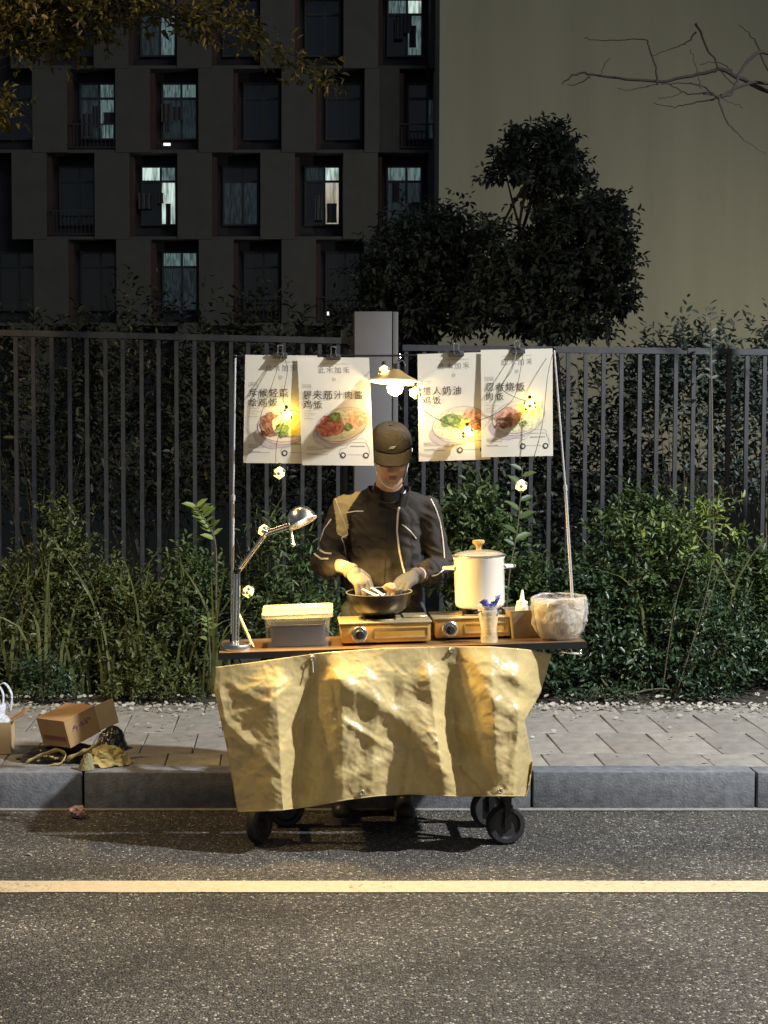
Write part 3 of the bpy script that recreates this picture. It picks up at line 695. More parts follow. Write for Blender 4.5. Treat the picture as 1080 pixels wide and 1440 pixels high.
# ------------------------------------------------------------------ the food cart
TF, TB = 6.12, 6.50                       # front and back edge of the table board
pL, pR = P(308, 918, TF), P(824, 902, TF)
TC = (pL + pR) / 2; TW = pR.x - pL.x; TILT = math.atan2(pR.z - pL.z, TW)
def tz(x): return TC.z + math.tan(TILT) * (x - TC.x)      # top of the board
def on_table(px, Y):
    x = (px - CX) / FPX * (Y * 1.0) * 1.0
    x = P(px, 900, Y).x
    return Vector((x, Y, tz(x) + .001))
TR = (0, -TILT, 0)
cart = thing('food_cart', 'wheeled food cart with thin black edged board and a tall poster frame', 'cart', (TC.x, 6.31, 0))
def cl(v): return Vector(v) - Vector((TC.x, 6.31, 0))
ry = Euler(TR)
mb = MB(); mb.box((0, 0, TC.z - .008), (TW, TB - TF, .016)); 
for v in mb.bm.verts: v.co.z += math.tan(TILT) * v.co.x
mb.build('tabletop', 'tabletop', cart, smooth=False)
def rimstrip(y):
    mb = MB(); mb.box((0, y, TC.z - .013), (TW + .006, .012, .026))
    for v in mb.bm.verts: v.co.z += math.tan(TILT) * v.co.x
    mb.build('board_edge', 'edge', cart, smooth=False)
rimstrip(TF - 6.31 - .006); rimstrip(TB - 6.31 + .006)
WH = [(365, 6.20, 62), (402, 6.47, 15), (711, 6.19, 12), (686, 6.47, 25)]
legx = [P(372, 1100, 6.22).x, P(704, 1100, 6.22).x]
for x in legx:
    for y in (6.20, 6.45):
        top = tz(x) - .017
        MB().box(cl((x, y, (top + .22) / 2)), (.03, .03, top - .22)).bevel(.003, 1).build('leg', 'black_metal', cart)
mb = MB()
for z in (.235, TC.z - .05):
    for y in (6.20, 6.45): mb.box(cl(((legx[0] + legx[1]) / 2, y, z)), (legx[1] - legx[0] - .03, .025, .025))
    for x in legx: mb.box(cl((x, 6.325, z)), (.025, .22, .025))
mb.build('lower_frame', 'black_metal', cart, smooth=False)
for (px, Y, yaw) in WH:
    r = .081
    c = P(px, 1150, Y); c.z = r
    rz = Matrix.Translation(cl(c)) @ Matrix.Rotation(R(yaw), 4, 'Z') @ Matrix.Rotation(R(90), 4, 'X')
    w = .022
    ty = MB().lathe([(r - .024, -w), (r - .008, -w), (r, -w * .55), (r, w * .55), (r - .008, w), (r - .024, w), (r - .024, -w)], 36, rz).build('wheel', 'rubber', cart)
    MB().lathe([(.0, -w * .75), (.02, -w * .75), (.022, -w * .4), (r - .03, -w * .35), (r - .0245, -w * .9), (r - .0245, w * .9), (r - .03, w * .35), (.022, w * .4), (.02, w * .75), (0, w * .75)], 32, rz).build('rim', 'rim', ty)
    hub = MB(); hub.lathe([(0, -.03), (.008, -.03), (.008, .03), (0, .03)], 12, rz); hub.build('axle', 'chrome', ty)
    fk = MB(); m0 = Matrix.Translation(cl(c)) @ Matrix.Rotation(R(yaw), 4, 'Z')
    for s_ in (-1, 1): fk.box((0, s_ * .029, .05), (.028, .004, .13), M4=m0)
    fk.box((0, 0, .117), (.05, .062, .006), M4=m0); fk.lathe([(.018, .12), (.018, .14), (0, .14)], 12, m0)
    fk.build('caster_fork', 'black_metal', cart, smooth=False)
# poster frame: two telescopic poles and a top bar
PY = 6.30
def pole(pts):
    a, b, c = [cl(p) for p in pts]
    MB().tube([a, b], .0062, 10).tube([b - (b - a).normalized() * .012, b + (c - b).normalized() * .012], .0085, 10).build('pole', 'alu', cart)
    MB().tube([b, c], .0042, 10).build('pole_extension', 'alu', cart)
    MB().lathe([(.02, 0), (.02, .006), (.009, .012), (.009, .05), (0, .05)], 16, Matrix.Translation(a)).build('pole_socket', 'black_metal', cart)
lb = on_table(326, PY); rb = on_table(808, PY)
tl, tr_ = P(331, 501, PY), P(779, 490, PY)
pole([lb, P(328, 700, PY), tl]); pole([rb, P(795, 686, PY), tr_])
barp = [cl(tl), cl(P(440, 500, PY)), cl(P(560, 500, PY)), cl(P(660, 496, PY)), cl(tr_)]
MB().tube(spline(barp, 6), .004, 8).ell(cl(tl), (.008, .008, .008)).ell(cl(tr_), (.008, .008, .008)).build('top_bar', 'black_metal', cart)
# wing handle under the right end
c = P(803, 918, 6.25); mb = MB(); mb.tube([cl(c) + Vector((-.035, 0, .004)), cl(c) + Vector((.035, 0, -.004))], .005, 8)
for s_ in (-1, 1):
    for d_ in (-1, 1): mb.ell(cl(c) + Vector((s_ * .038, 0, d_ * .006)), (.008, .007, .008), u=10, v=6)
mb.tube([cl(c), cl((c.x, c.y, tz(c.x) - .018))], .004, 8)
mb.build('clamp_handle', 'chrome', cart)

# ------------------------------------------------------------------ tarp skirt
def tarp_mat():
    m = mat('tarp_plastic', (.56, .44, .20), .3, var=.06, vscale=5, spec=.5)
    nt = m.node_tree; n = nt.nodes; l = nt.links; b = n['Principled BSDF']
    tc = n.new('ShaderNodeTexCoord')
    def nz(scale, dist, det, st):
        mp = n.new('ShaderNodeMapping'); mp.inputs['Scale'].default_value = st; mp.inputs['Rotation'].default_value = (0, R(25), 0)
        x = n.new('ShaderNodeTexNoise'); x.inputs['Scale'].default_value = scale; x.inputs['Distortion'].default_value = dist; x.inputs['Detail'].default_value = det
        l.new(tc.outputs['Object'], mp.inputs[0]); l.new(mp.outputs[0], x.inputs['Vector']); return x.outputs['Fac']
    def ridge(f):
        s = n.new('ShaderNodeMath'); s.operation = 'SUBTRACT'; s.inputs[1].default_value = .5; l.new(f, s.inputs[0])
        a = n.new('ShaderNodeMath'); a.operation = 'ABSOLUTE'; l.new(s.outputs[0], a.inputs[0]); return a.outputs[0]
    r1 = ridge(nz(6, .9, 2, (1, 1, 1.4))); r2 = ridge(nz(13, .5, 3, (1.6, 1, .8)))
    ad = n.new('ShaderNodeMath'); ad.operation = 'MULTIPLY_ADD'; ad.inputs[1].default_value = .4; l.new(r2, ad.inputs[0]); l.new(r1, ad.inputs[2])
    bp_ = n.new('ShaderNodeBump'); bp_.inputs['Strength'].default_value = .16; bp_.inputs['Distance'].default_value = .05; bp_.invert = True
    l.new(ad.outputs[0], bp_.inputs['Height']); l.new(bp_.outputs[0], b.inputs['Normal'])
    rgh = n.new('ShaderNodeMapRange'); rgh.inputs['To Min'].default_value = .25; rgh.inputs['To Max'].default_value = .5; l.new(r2, rgh.inputs[0])
    l.new(rgh.outputs[0], b.inputs['Roughness'])
    o = n['Material Output']; tr = n.new('ShaderNodeBsdfTranslucent'); tr.inputs['Color'].default_value = (.5, .34, .10, 1)
    mx = n.new('ShaderNodeMixShader'); mx.inputs[0].default_value = .12; l.new(b.outputs[0], mx.inputs[1]); l.new(tr.outputs[0], mx.inputs[2]); l.new(mx.outputs[0], o.inputs[0])
    return m
M['tarp'] = tarp_mat()
def lerp_tab(tab, x):
    for (a, va), (b, vb) in zip(tab[:-1], tab[1:]):
        if x <= b: return va + (vb - va) * (x - a) / (b - a) if b > a else vb
    return tab[-1][1]
top_y = [(303, 938), (350, 932), (400, 925), (450, 918), (540, 911), (620, 909), (690, 909), (740, 913), (776, 919)]
bot_y = [(303, 1142), (334, 1141), (396, 1139), (440, 1133), (489, 1124), (530, 1119), (577, 1116), (637, 1119), (700, 1119), (741, 1119)]
left_x = [(0, 303), (.16, 301), (.54, 318), (1, 334)]
right_x = [(0, 776), (.28, 760), (.48, 738), (.62, 743), (.76, 749), (.9, 746), (1, 740)]
# fold lines: (x at top, x at bottom, depth toward the camera at top, at mid, at bottom), in photo pixels along the sheet
FOLDS = [(303, 334, 0, .01, .02), (386, 398, .02, .05, .055), (437, 417, -.005, -.015, .0), (478, 482, .03, .05, .05), (552, 560, .015, .02, .02), (598, 625, .012, .05, .045), (627, 650, -.012, -.01, .0), (690, 700, .03, .06, .055), (735, 722, .015, .04, .045), (776, 740, -.02, -.035, -.03)]
def fold_depth(u, v, X):
    xs = []
    for (a, b, d0, d1, d2) in FOLDS:
        x = a + (b - a) * v; d = d0 + (d1 - d0) * min(1, v * 2) if v < .5 else d1 + (d2 - d1) * (v - .5) * 2
        xs.append((x, d))
    xs.sort()
    if X <= xs[0][0]: return xs[0][1]
    for (a, da), (b, db) in zip(xs[:-1], xs[1:]):
        if X <= b:
            t = (X - a) / max(b - a, 1e-6); t = t * .6 + .4 * (t * t * (3 - 2 * t)); return (da + (db - da) * t) * 1.8
    return xs[-1][1]
TPY = 6.085
CR = random.Random(21); CREASE = []
for i in range(46):
    cx_, cy_ = CR.uniform(310, 765), CR.uniform(930, 1125); an = CR.choice([CR.uniform(.2, 1.2), CR.uniform(1.9, 2.9), CR.uniform(1.3, 1.8)]); ln_ = CR.uniform(25, 90)
    CREASE.append((cx_, cy_, math.cos(an), math.sin(an), ln_, CR.uniform(7, 26), CR.choice([-1, 1, 1]) * CR.uniform(.004, .013)))
def tarpf(u, v):
    lx, rx = lerp_tab(left_x, v), lerp_tab(right_x, v)
    X = lx + (rx - lx) * u
    # px of the top and bottom edge that this column runs between
    xt = 303 + (776 - 303) * u; xb = 334 + (740 - 334) * u
    yt, yb = lerp_tab(top_y, xt), lerp_tab(bot_y, xb)
    Yp = yt + (yb - yt) * v
    d = fold_depth(u, v, X)
    # diagonal tension fold across the middle and the right
    def diag(x0, y0, x1, y1, w, amp):
        ux, uy = x1 - x0, y1 - y0; L_ = math.hypot(ux, uy); s = ((X - x0) * uy - (Yp - y0) * ux) / L_; t_ = ((X - x0) * ux + (Yp - y0) * uy) / L_ / L_
        fade = max(0, min(1, t_ * 4, (1.15 - t_) * 4)); return amp * fade * math.exp(-(s / w) ** 2)
    d += diag(462, 945, 560, 1010, 13, .018) + diag(548, 985, 640, 1110, 14, .022) - diag(575, 960, 655, 1060, 16, .018) + diag(470, 1105, 560, 1060, 8, .01)
    d += diag(640, 950, 735, 1010, 12, .018) - diag(655, 1040, 700, 1110, 12, .015) + diag(700, 935, 770, 985, 9, .012)
    d += .014 * noise.noise((X * .018, Yp * .02, 1.3)) + .010 * (.3 - abs(noise.noise((X * .03 + Yp * .02, Yp * .03 - X * .012, 7.7))))
    for (cx_, cy_, ca_, sa_, ln_, w_, am_) in CREASE:
        t_ = abs((X - cx_) * ca_ + (Yp - cy_) * sa_) / ln_
        if t_ < 1:
            q_ = abs((X - cx_) * sa_ - (Yp - cy_) * ca_) / (w_ * (1 - .6 * t_))
            if q_ < 1: d += am_ * (1 - q_) * (1 - t_)
    d += .004 * (.3 - abs(noise.noise((X * .07 - Yp * .05, Yp * .07, 4.1)))) + .003 * (.3 - abs(noise.noise((X * .11 + Yp * .07, Yp * .09, 9.1))))
    d = d * min(1, .25 + v * 4)
    if X > 728: d -= .07 * ((X - 728) / 48)
    return P(X, Yp, TPY - d)
to_ = Vector((TC.x, TPY, 0))
tarp = thing('tarp_skirt', 'creased khaki plastic tarp hung as a skirt over the cart front', 'tarp', to_)
mb = MB().grid(lambda u, v: tarpf(u, v) - to_, 260, 130); mb.build('sheet', 'tarp', tarp, solid=.0012)
hem = [tarpf(u / 120, 1) - to_ for u in range(121)]
MB().tube([p + Vector((0, -.001, 0)) for p in hem], .0028, 6).build('hem', 'tarp', tarp)
for (u, v) in ((.29, .03), (.705, .025), (.43, .965), (.905, .965)):
    p = tarpf(u, v) - to_ + Vector((0, -.004, 0))
    ring = [p + Vector((.0085 * math.cos(a * .5236), 0, .0085 * math.sin(a * .5236))) for a in range(12)]
    g = MB().tube(ring, .0032, 6, closed=True).build('grommet', 'steel', tarp)
    if v < .5:
        x = p.x; top = Vector((p.x, p.y - .006, tz(p.x + to_.x) - .012))
        MB().tube(spline([top, p + Vector((0, -.012, .012)), p + Vector((0, -.006, -.006))], 4), .002, 6).build('hook', 'steel', g)
p = tarpf(.29, .03) - to_; MB().tube([p + Vector((0, -.008, -.01)), p + Vector((.003, -.014, -.055))], .0025, 6).build('tie_cord', 'hubgrey', tarp)

# ------------------------------------------------------------------ posters with their print
M['paper'] = paper_mat('poster_paper', (.74, .69, .58), .2)
M['ink'] = mat('ink_black', (.035, .03, .028), .7)
M['inkgrey'] = mat('ink_grey', (.28, .26, .23), .7)
M['inkpale'] = mat('ink_pale', (.42, .39, .33), .7)
M['inkshadow'] = mat('printed_mauve_wash', (.42, .36, .36), .7, var=.12, vscale=30)
M['bowl_print'] = mat('printed_bowl', (.62, .52, .42), .6, var=.06, vscale=40)
def food(name, a, b, c, scale=110):
    m = bpy.data.materials.new(name); m.use_nodes = True; nt = m.node_tree; n = nt.nodes; l = nt.links; bs = n['Principled BSDF']; _in(bs, 'Roughness', .6)
    tc = n.new('ShaderNodeTexCoord'); v = n.new('ShaderNodeTexVoronoi'); v.inputs['Scale'].default_value = scale; l.new(tc.outputs['Object'], v.inputs['Vector'])
    sp = n.new('ShaderNodeSeparateColor'); l.new(v.outputs['Color'], sp.inputs[0]); cr = n.new('ShaderNodeValToRGB'); cr.color_ramp.elements[0].color = (*a, 1); cr.color_ramp.elements[1].color = (*c, 1)
    e = cr.color_ramp.elements.new(.5); e.color = (*b, 1); l.new(sp.outputs[0], cr.inputs[0]); l.new(cr.outputs[0], bs.inputs['Base Color']); return m
M['f_red'] = food('printed_tomato_meat', (.22, .04, .025), (.42, .10, .06), (.5, .22, .14))
M['f_salmon'] = food('printed_chicken', (.55, .22, .12), (.68, .4, .24), (.78, .62, .42))
M['f_rice'] = food('printed_rice', (.4, .4, .2), (.66, .6, .38), (.75, .72, .55), 150)
M['f_green'] = food('printed_greens', (.06, .13, .04), (.14, .22, .06), (.36, .38, .15))
M['f_egg'] = food('printed_egg', (.7, .5, .08), (.8, .66, .2), (.85, .76, .45))
M['f_brown'] = food('printed_dark_meat', (.09, .035, .025), (.22, .08, .05), (.36, .2, .13))
M['f_pork'] = food('printed_pork', (.34, .13, .09), (.52, .27, .18), (.62, .42, .32))

def text_mesh(s, size, bold=0.0):
    cu = bpy.data.curves.new('lettering', 'FONT'); cu.body = s; cu.size = size; cu.offset = bold; cu.resolution_u = 2
    ob = bpy.data.objects.new('lettering', cu); COL.objects.link(ob)
    dg = bpy.context.evaluated_depsgraph_get(); dg.update()
    me = bpy.data.meshes.new_from_object(ob.evaluated_get(dg))
    vs = [v.co.copy() for v in me.vertices]; fs = [tuple(p.vertices) for p in me.polygons]
    bpy.data.objects.remove(ob); bpy.data.curves.remove(cu); bpy.data.meshes.remove(me)
    return vs, fs
PW, PH = .299, .446
class Poster:
    def __init__(s, name, label, TLpx, TRpx, BLpx, Y, ybot, bend=.006):
        s.o = P(TLpx[0], TLpx[1], Y); ex = P(TRpx[0], TRpx[1], Y) - s.o; ey = P(BLpx[0], BLpx[1], ybot) - s.o
        s.ex, s.ey, s.bend = ex, ey, bend; s.n = ex.cross(ey).normalized()
        if s.n.y > 0: s.n = -s.n
        c = s.o + ex / 2; s.c = c
        s.t = thing(name, label, 'poster', c, group=None)
        mb = MB(); mb.grid(lambda u, v: s.at(u, v, 0), 12, 16); mb.build('paper', 'paper', s.t, fix=False)
    def at(s, u, v, off):
        b = s.bend * (math.sin(u * 3.1 + .4) * v + .5 * math.sin(v * 5 + u * 2) * v)
        return s.o + s.ex * u + s.ey * v + s.n * (b + off) - s.c
    def put(s, name, m, polys, off):
        mb = MB()
        for vs, fs in polys:
            bv = [mb._v(s.at(x, y, off)) for x, y in vs]
            for f in fs:
                try: mb.bm.faces.new([bv[i] for i in f])
                except ValueError: pass
        return mb.build(name, m, s.t, smooth=False, fix=False)
    def text(s, st, u, v, h, bold=0, jit=0, step=None):      # h: glyph height in v-fractions of the poster, left/top at u, v
        out = []; hw = h * PH / PW; step = step or hw * 1.04
        for i, ch in enumerate(st):
            vs, fs = text_mesh(ch, 1.0, bold)
            if not vs: continue
            a = random.uniform(-jit, jit) * .7; k = 1 + random.uniform(-jit, jit); sh = random.uniform(-jit, jit)
            ca, sa = math.cos(a), math.sin(a); pts = []
            dv = random.uniform(-jit, jit) * h * .5
            for p in vs:
                x, y = p.x - .5, p.y - .38
                x, y = (x * ca - y * sa) * k + sh * y, (x * sa + y * ca) * k
                pts.append((u + i * step + (x + .5) * hw, v + h * .5 - y * h + dv))
            out.append((pts, fs))
        return out
    def line(s, pts, w):
        vs, fs = [], []; asp = PW / PH
        for i in range(len(pts) - 1):
            (x0, y0), (x1, y1) = pts[i], pts[i + 1]
            dx, dy = x1 - x0, (y1 - y0) / asp; L_ = math.hypot(dx, dy) or 1e-9
            nx, ny = -dy / L_ * w / 2, dx / L_ * w / 2 * asp; k = len(vs)
            vs += [(x0 + nx, y0 + ny), (x1 + nx, y1 + ny), (x1 - nx, y1 - ny), (x0 - nx, y0 - ny)]; fs.append((k, k + 1, k + 2, k + 3))
        return (vs, fs)
    def blob(s, cx, cy, rx, ry, rot=0, n=30, rough=0.0, seed=0, half=None):
        vs = []
        for i in range(n):
            a = 2 * math.pi * i / n; k = 1 + rough * noise.noise((math.cos(a) * 2 + seed, math.sin(a) * 2, seed * 3.3))
            x, y = rx * k * math.cos(a), ry * k * math.sin(a); asp = PW / PH
            xr, yr = x * math.cos(rot) - y / asp * math.sin(rot) , (x * math.sin(rot) + y / asp * math.cos(rot)) * asp
            vs.append((cx + xr, cy + yr))
        return (vs, [tuple(range(n))])
def make_poster(label, TL, TR_, BL, Y, yb, l1, l2, dish, dishrot, foods, bend):
    p = Poster('poster', label, TL, TR_, BL, Y, yb, bend)
    p.put('header_lettering', 'inkgrey', p.text('此木加禾', .28, .085, .066, .004, .02, step=.115), .0006)
    p.put('header_lettering', 'inkpale', [p.blob(.50, .205, .028, .019, n=14, rough=.3)] + [p.line([(.30, .062), (.72, .06)], .004)], .0006)
    p.put('tag_box', 'inkpale', [p.line([(.06, .255), (.17, .255), (.17, .285), (.06, .285), (.06, .255)], .006), p.line([(.075, .27), (.155, .27)], .012)], .0006)
    p.put('title_lettering', 'ink', p.text(l1, .06, .305, .083, .007, .07, step=.142) + p.text(l2, .055, .395, .083, .007, .07, step=.142), .0028)
    p.put('small_print', 'inkgrey', [p.line([(.06, y), (.06 + w, y)], .005) for y, w in ((.495, .15), (.52, .17), (.545, .12), (.57, .14))], .0028)
    p.put('small_print', 'inkgrey', [p.line([(.07, y), (.07 + w, y)], .006) for y, w in ((.83, .38), (.842, .33), (.856, .22), (.89, .16), (.902, .30))], .0006)
    cx, cy = dish
    p.put('dish_picture', 'inkshadow', [p.blob(cx - .09, cy + .09, .33, .12, dishrot * .5, rough=.15, seed=2)], .0006)
    p.put('dish_picture', 'inkgrey', [p.blob(cx + .004, cy + .03, .345, .14, dishrot)], .0007)
    p.put('dish_picture', 'bowl_print', [p.blob(cx + .004, cy + .028, .338, .137, dishrot)], .0008)
    p.put('dish_picture', 'inkgrey', [p.blob(cx, cy, .375, .15, dishrot)], .0009)
    p.put('dish_picture', 'bowl_print', [p.blob(cx, cy - .001, .366, .146, dishrot)], .0012)
    for i, (m, dx, dy, rx, ry) in enumerate(foods):
        p.put('dish_picture', m, [p.blob(cx + dx * 1.1, cy + dy * 1.15, rx * 1.18, ry * 1.28, dishrot, n=48, rough=.3, seed=i * 3.1 + cx)], .0015 + .0003 * i)
    x0, y0 = .52, .90
    van = [(.0, 0), (.02, -.05), (.10, -.065), (.16, -.115), (.38, -.115), (.42, -.06), (.43, -.01), (.42, 0)]
    q = [p.line([(x0 + a, y0 + b) for a, b in van], .006), p.line([(x0 + .16, y0 - .08), (x0 + .37, y0 - .08)], .014), p.line([(x0 + .1, y0), (x0 + .32, y0)], .005), p.line([(x0 + .19, y0 - .145), (x0 + .36, y0 - .15), (x0 + .4, y0 - .12)], .004)]
    p.put('van_drawing', 'inkgrey', q, .0006)
    for wx in (.055, .375): p.put('van_drawing', 'ink', [p.blob(x0 + wx, y0 + .005, .042, .028, n=20)], .0009); p.put('van_drawing', 'paper', [p.blob(x0 + wx, y0 + .005, .022, .0148, n=16)], .0012)
    return p
f1 = [('f_brown', -.16, -.01, .15, .085), ('f_rice', .02, -.01, .16, .09), ('f_egg', .17, -.02, .15, .085), ('f_green', -.02, .03, .08, .05)]
f2 = [('f_rice', .02, -.01, .26, .09), ('f_red', -.15, .02, .17, .075), ('f_salmon', .17, -.045, .14, .06), ('f_green', -.08, -.06, .07, .032), ('f_green', .08, .02, .05, .024)]
f3 = [('f_rice', -.08, .0, .22, .09), ('f_pork', .17, -.03, .15, .075), ('f_green', -.12, -.03, .12, .045), ('f_green', .03, .0, .1, .04), ('f_brown', .22, .01, .08, .04)]
f4 = [('f_rice', .1, .01, .22, .09), ('f_egg', .1, -.055, .19, .06), ('f_pork', -.14, .0, .14, .075), ('f_brown', -.18, .045, .11, .04), ('f_green', .06, .055, .05, .02)]
p1 = make_poster('pale menu poster of chicken with vegetables, half covered by the tomato poster', (345, 499), (446, 500), (342, 651), PY - .008, PY - .01, '斥候轻蔬', '烩鸡饭', (.56, .655), -.05, f1, .004)
p2 = make_poster('pale menu poster of tomato meat rice hanging beside the bulb lamp', (418, 502), (519, 503), (425, 654), PY - .016, PY - .03, '屠夫茄汁肉酱', '鸡饭', (.58, .62), -.32, f2, .006)
p3 = make_poster('pale menu poster of creamy chicken rice hanging beside the bulb lamp', (587, 498), (688, 495), (589, 649), PY - .008, PY - .012, '猎人奶油', '鸡饭', (.56, .655), -.22, f3, .004)
p4 = make_poster('pale menu poster of meat and egg rice nearest the right pole', (676, 492), (777, 490), (677, 643), PY - .016, PY - .025, '忍者烧饭', '肉饭', (.52, .63), -.18, f4, .007)
def clip(px, py, label):
    c = P(px, py - 3, PY - .012); t = thing('binder_clip', label, 'clip', c)
    mb = MB(); mb.prism([(-.029, -.022, -.012), (-.029, .022, -.012), (-.029, .004, .012), (-.029, -.004, .012)], (.058, 0, 0))
    for q in mb.bm.verts:
        if q.co.z > 0: q.co.x *= 1
    mb.bevel(.002, 1).build('jaw', 'edge', t)
    for s_ in (-1, 1):
        w = [Vector((-.012, s_ * .010, .004)), Vector((-.009, s_ * .014, .022)), Vector((-.011, s_ * .017, .036)), Vector((0, s_ * .018, .043)), Vector((.011, s_ * .017, .036)), Vector((.009, s_ * .014, .022)), Vector((.012, s_ * .010, .004))]
        MB().tube(spline(w, 4), .0022, 6).build('handle', 'chrome', t)
clip(394, 503, 'black binder clip holding the half covered chicken poster')
clip(469, 505, 'black binder clip holding the tomato meat rice poster')
clip(642, 500, 'black binder clip holding the creamy chicken rice poster')
clip(728, 496, 'black binder clip holding the meat and egg rice poster')

# ------------------------------------------------------------------ lamps on the cart
def point(name, loc, power, col, size=.03):
    ld = bpy.data.lights.new(name, 'POINT'); ld.energy = power; ld.color = col; ld.shadow_soft_size = size
    o = bpy.data.objects.new(name, ld); COL.objects.link(o); o.location = loc; return o
M['bulb_on'] = mat('bulb_glow', (1, .8, .4), .3, emit=(1, .74, .36), estr=14)
M['shade_metal'] = mat('shade_brass', (.62, .42, .16), .35, metal=.7, var=.15, vscale=20)
M['shade_white'] = mat('shade_white_enamel', (.85, .8, .68), .35)
bc = P(556, 537, 6.235)
t = thing('hanging_bulb_lamp', 'glowing bulb under a wide flat shade hooked between the posters', 'lamp', bc, rot=(R(-4), R(4), 0))
MB().lathe([(.016, .05), (.03, .04), (.05, .028), (.105, .002), (.106, 0), (.104, -.001)], 36).build('shade', 'shade_metal', t, solid=.0015)
MB().lathe([(.107, .0015), (.108, -.0015), (.1045, -.0035), (.101, -.001), (.06, .018), (.02, .034)], 36).build('shade_lining', 'shade_white', t)
MB().lathe([(0, .075), (.014, .073), (.016, .055), (.016, .033), (0, .033)], 16).build('socket', 'edge', t)
MB().lathe([(.012, .034), (.016, .015), (.03, -.012), (.033, -.026), (.027, -.044), (.012, -.055), (0, -.057)], 20).build('bulb', 'bulb_on', t)
hk = P(560, 500, PY) - bc
MB().tube(spline([Vector((0, 0, .075)), Vector((.005, .02, .09)), Vector(hk) + Vector((0, -.012, -.01)), Vector(hk) + Vector((0, -.004, .012)), Vector(hk) + Vector((0, .008, .002))], 5), .0025, 6).build('hook', 'chrome', t)
MB().tube(spline([Vector((.0, 0, .07)), Vector((.02, .01, .09)), Vector((.03, .0, .08)), Vector((.035, .0, .065))], 5), .0025, 6).build('wire_loop', 'chrome', t)
point('bulb_light', bc + Vector((0, 0, -.075)), 7, (1, .72, .36), .028)

# string lights: little globes on a thin cord
M['globe_on'] = mat('globe_glow', (1, .9, .5), .3, emit=(1, .82, .24), estr=2.2)
M['globe_dark'] = mat('globe_lattice', (.12, .10, .03), .5, emit=(1, .8, .3), estr=.12)
M['cord'] = mat('cord_clear', (.07, .065, .05), .5)
def string_light(label, cords, globes):
    o = P(*globes[0]); t = thing('string_light', label, 'string light', o)
    for c in cords:
        pts = spline([P(*q) - o for q in c], 8); MB().tube(pts, .0014, 5).build('cord', 'cord', t)
    for g in globes:
        c = P(*g) - o; rr = .0275
        mb = MB(); bmesh.ops.create_icosphere(mb.bm, subdivisions=1, radius=rr * .96, matrix=Matrix.Translation(c)); 
        gl = mb.build('globe', 'globe_on', t, smooth=False)
        lat = MB(); tmp = bmesh.new(); bmesh.ops.create_icosphere(tmp, subdivisions=1, radius=rr, matrix=Matrix.Translation(c) @ Euler((.4, .3, .2)).to_matrix().to_4x4())
        for v in tmp.verts:
            lat.ell(v.co, (.0085, .0085, .0085), u=8, v=6) if False else None
        for f in tmp.faces:
            if random.random() < .42: lat.ell(f.calc_center_median() * 1.0, (.0075, .0075, .0075), u=8, v=5)
        tmp.free(); lat.build('lattice', 'globe_dark', gl)
        MB().lathe([(.007, .026), (.007, .04), (0, .04)], 10, Matrix.Translation(c)).build('cap', 'edge', gl)
FG = 6.236
string_light('string light with clear cord looping down past the desk lamp', [[(396, 500, 6.27), (383, 540, FG), (366, 590, FG), (380, 610, FG), (403, 582, FG)], [(398, 500, 6.27), (404, 520, FG), (398, 560, FG), (403, 580, FG), (390, 620, FG), (388, 650, FG), (393, 660, FG), (400, 690, 6.25), (375, 735, 6.25), (371, 742, 6.25), (350, 790, 6.26), (330, 815, 6.27), (349, 828, 6.27)]],
             [(403, 584, FG), (393, 665, FG), (371, 746, 6.25), (349, 832, 6.27)])
string_light('string light with clear cord strung over the right posters', [[(726, 495, 6.27), (720, 520, FG), (705, 545, FG), (728, 560, FG), (745, 563, FG)], [(736, 495, 6.27), (730, 530, FG), (722, 560, FG), (700, 580, FG), (672, 592, FG), (657, 600, FG)], [(778, 495, 6.27), (770, 530, FG), (762, 600, FG), (745, 660, FG), (733, 678, FG)], [(583, 548, FG), (600, 580, FG), (640, 600, FG), (657, 602, FG)]],
             [(745, 570, FG), (657, 608, FG), (733, 683, FG), (584, 552, FG)])
for g in ((403, 584), (745, 570), (657, 608)): point('globe_light', P(*g, FG + .034), .9, (1, .62, .06), .008)
string_light('single globe of string light resting just above the bulb lamp shade', [[(540, 503, 6.28), (537, 512, 6.24), (540, 520, 6.24)]], [(540, 522, 6.24)])

# swing-arm desk lamp
base = on_table(334, 6.21)
t = thing('desk_lamp', 'chrome swing arm desk lamp shining onto the storage box and pan', 'lamp', base)
dl = lambda px, py, Y: P(px, py, Y) - base
MB().lathe([(0, 0), (.066, 0), (.068, .008), (.062, .022), (.02, .028), (.012, .034), (0, .034)], 32).build('base', 'chrome', t)
x0 = dl(331, 905, 6.21); x1 = dl(333, 803, 6.24)
mb = MB()
for s_ in (-.011, .011): mb.tube([Vector((x0.x + s_, 0, .028)), x1 + Vector((s_, 0, 0))], .0045, 8)
mb.tube([Vector((x0.x, 0, .028)), x1], .0065, 10); mb.build('lower_arm', 'chrome', t)
MB().ell(x1, (.014, .014, .014)).build('elbow_joint', 'black_metal', t)
x2 = dl(374, 748, 6.22); x2b = dl(362, 762, 6.225)
MB().tube([x1, x2], .005, 8).tube([x1 + Vector((.012, .006, -.004)), x2 + Vector((.012, .006, -.004))], .003, 8).build('upper_arm', 'chrome', t)
x3 = dl(404, 738, 6.2)
MB().tube([x2, x3], .008, 10).tube([x2 + Vector((0, 0, -.014)), x3 + Vector((0, 0, -.014))], .004, 8).ell(x2, (.012, .012, .012)).build('head_bracket', 'chrome', t)
kb = dl(409, 742, 6.2); ke = dl(412, 766, 6.19)
MB().tube([kb, ke], [.004, .0065], 8).ell(ke, (.009, .009, .009)).build('knob', 'steel', t)
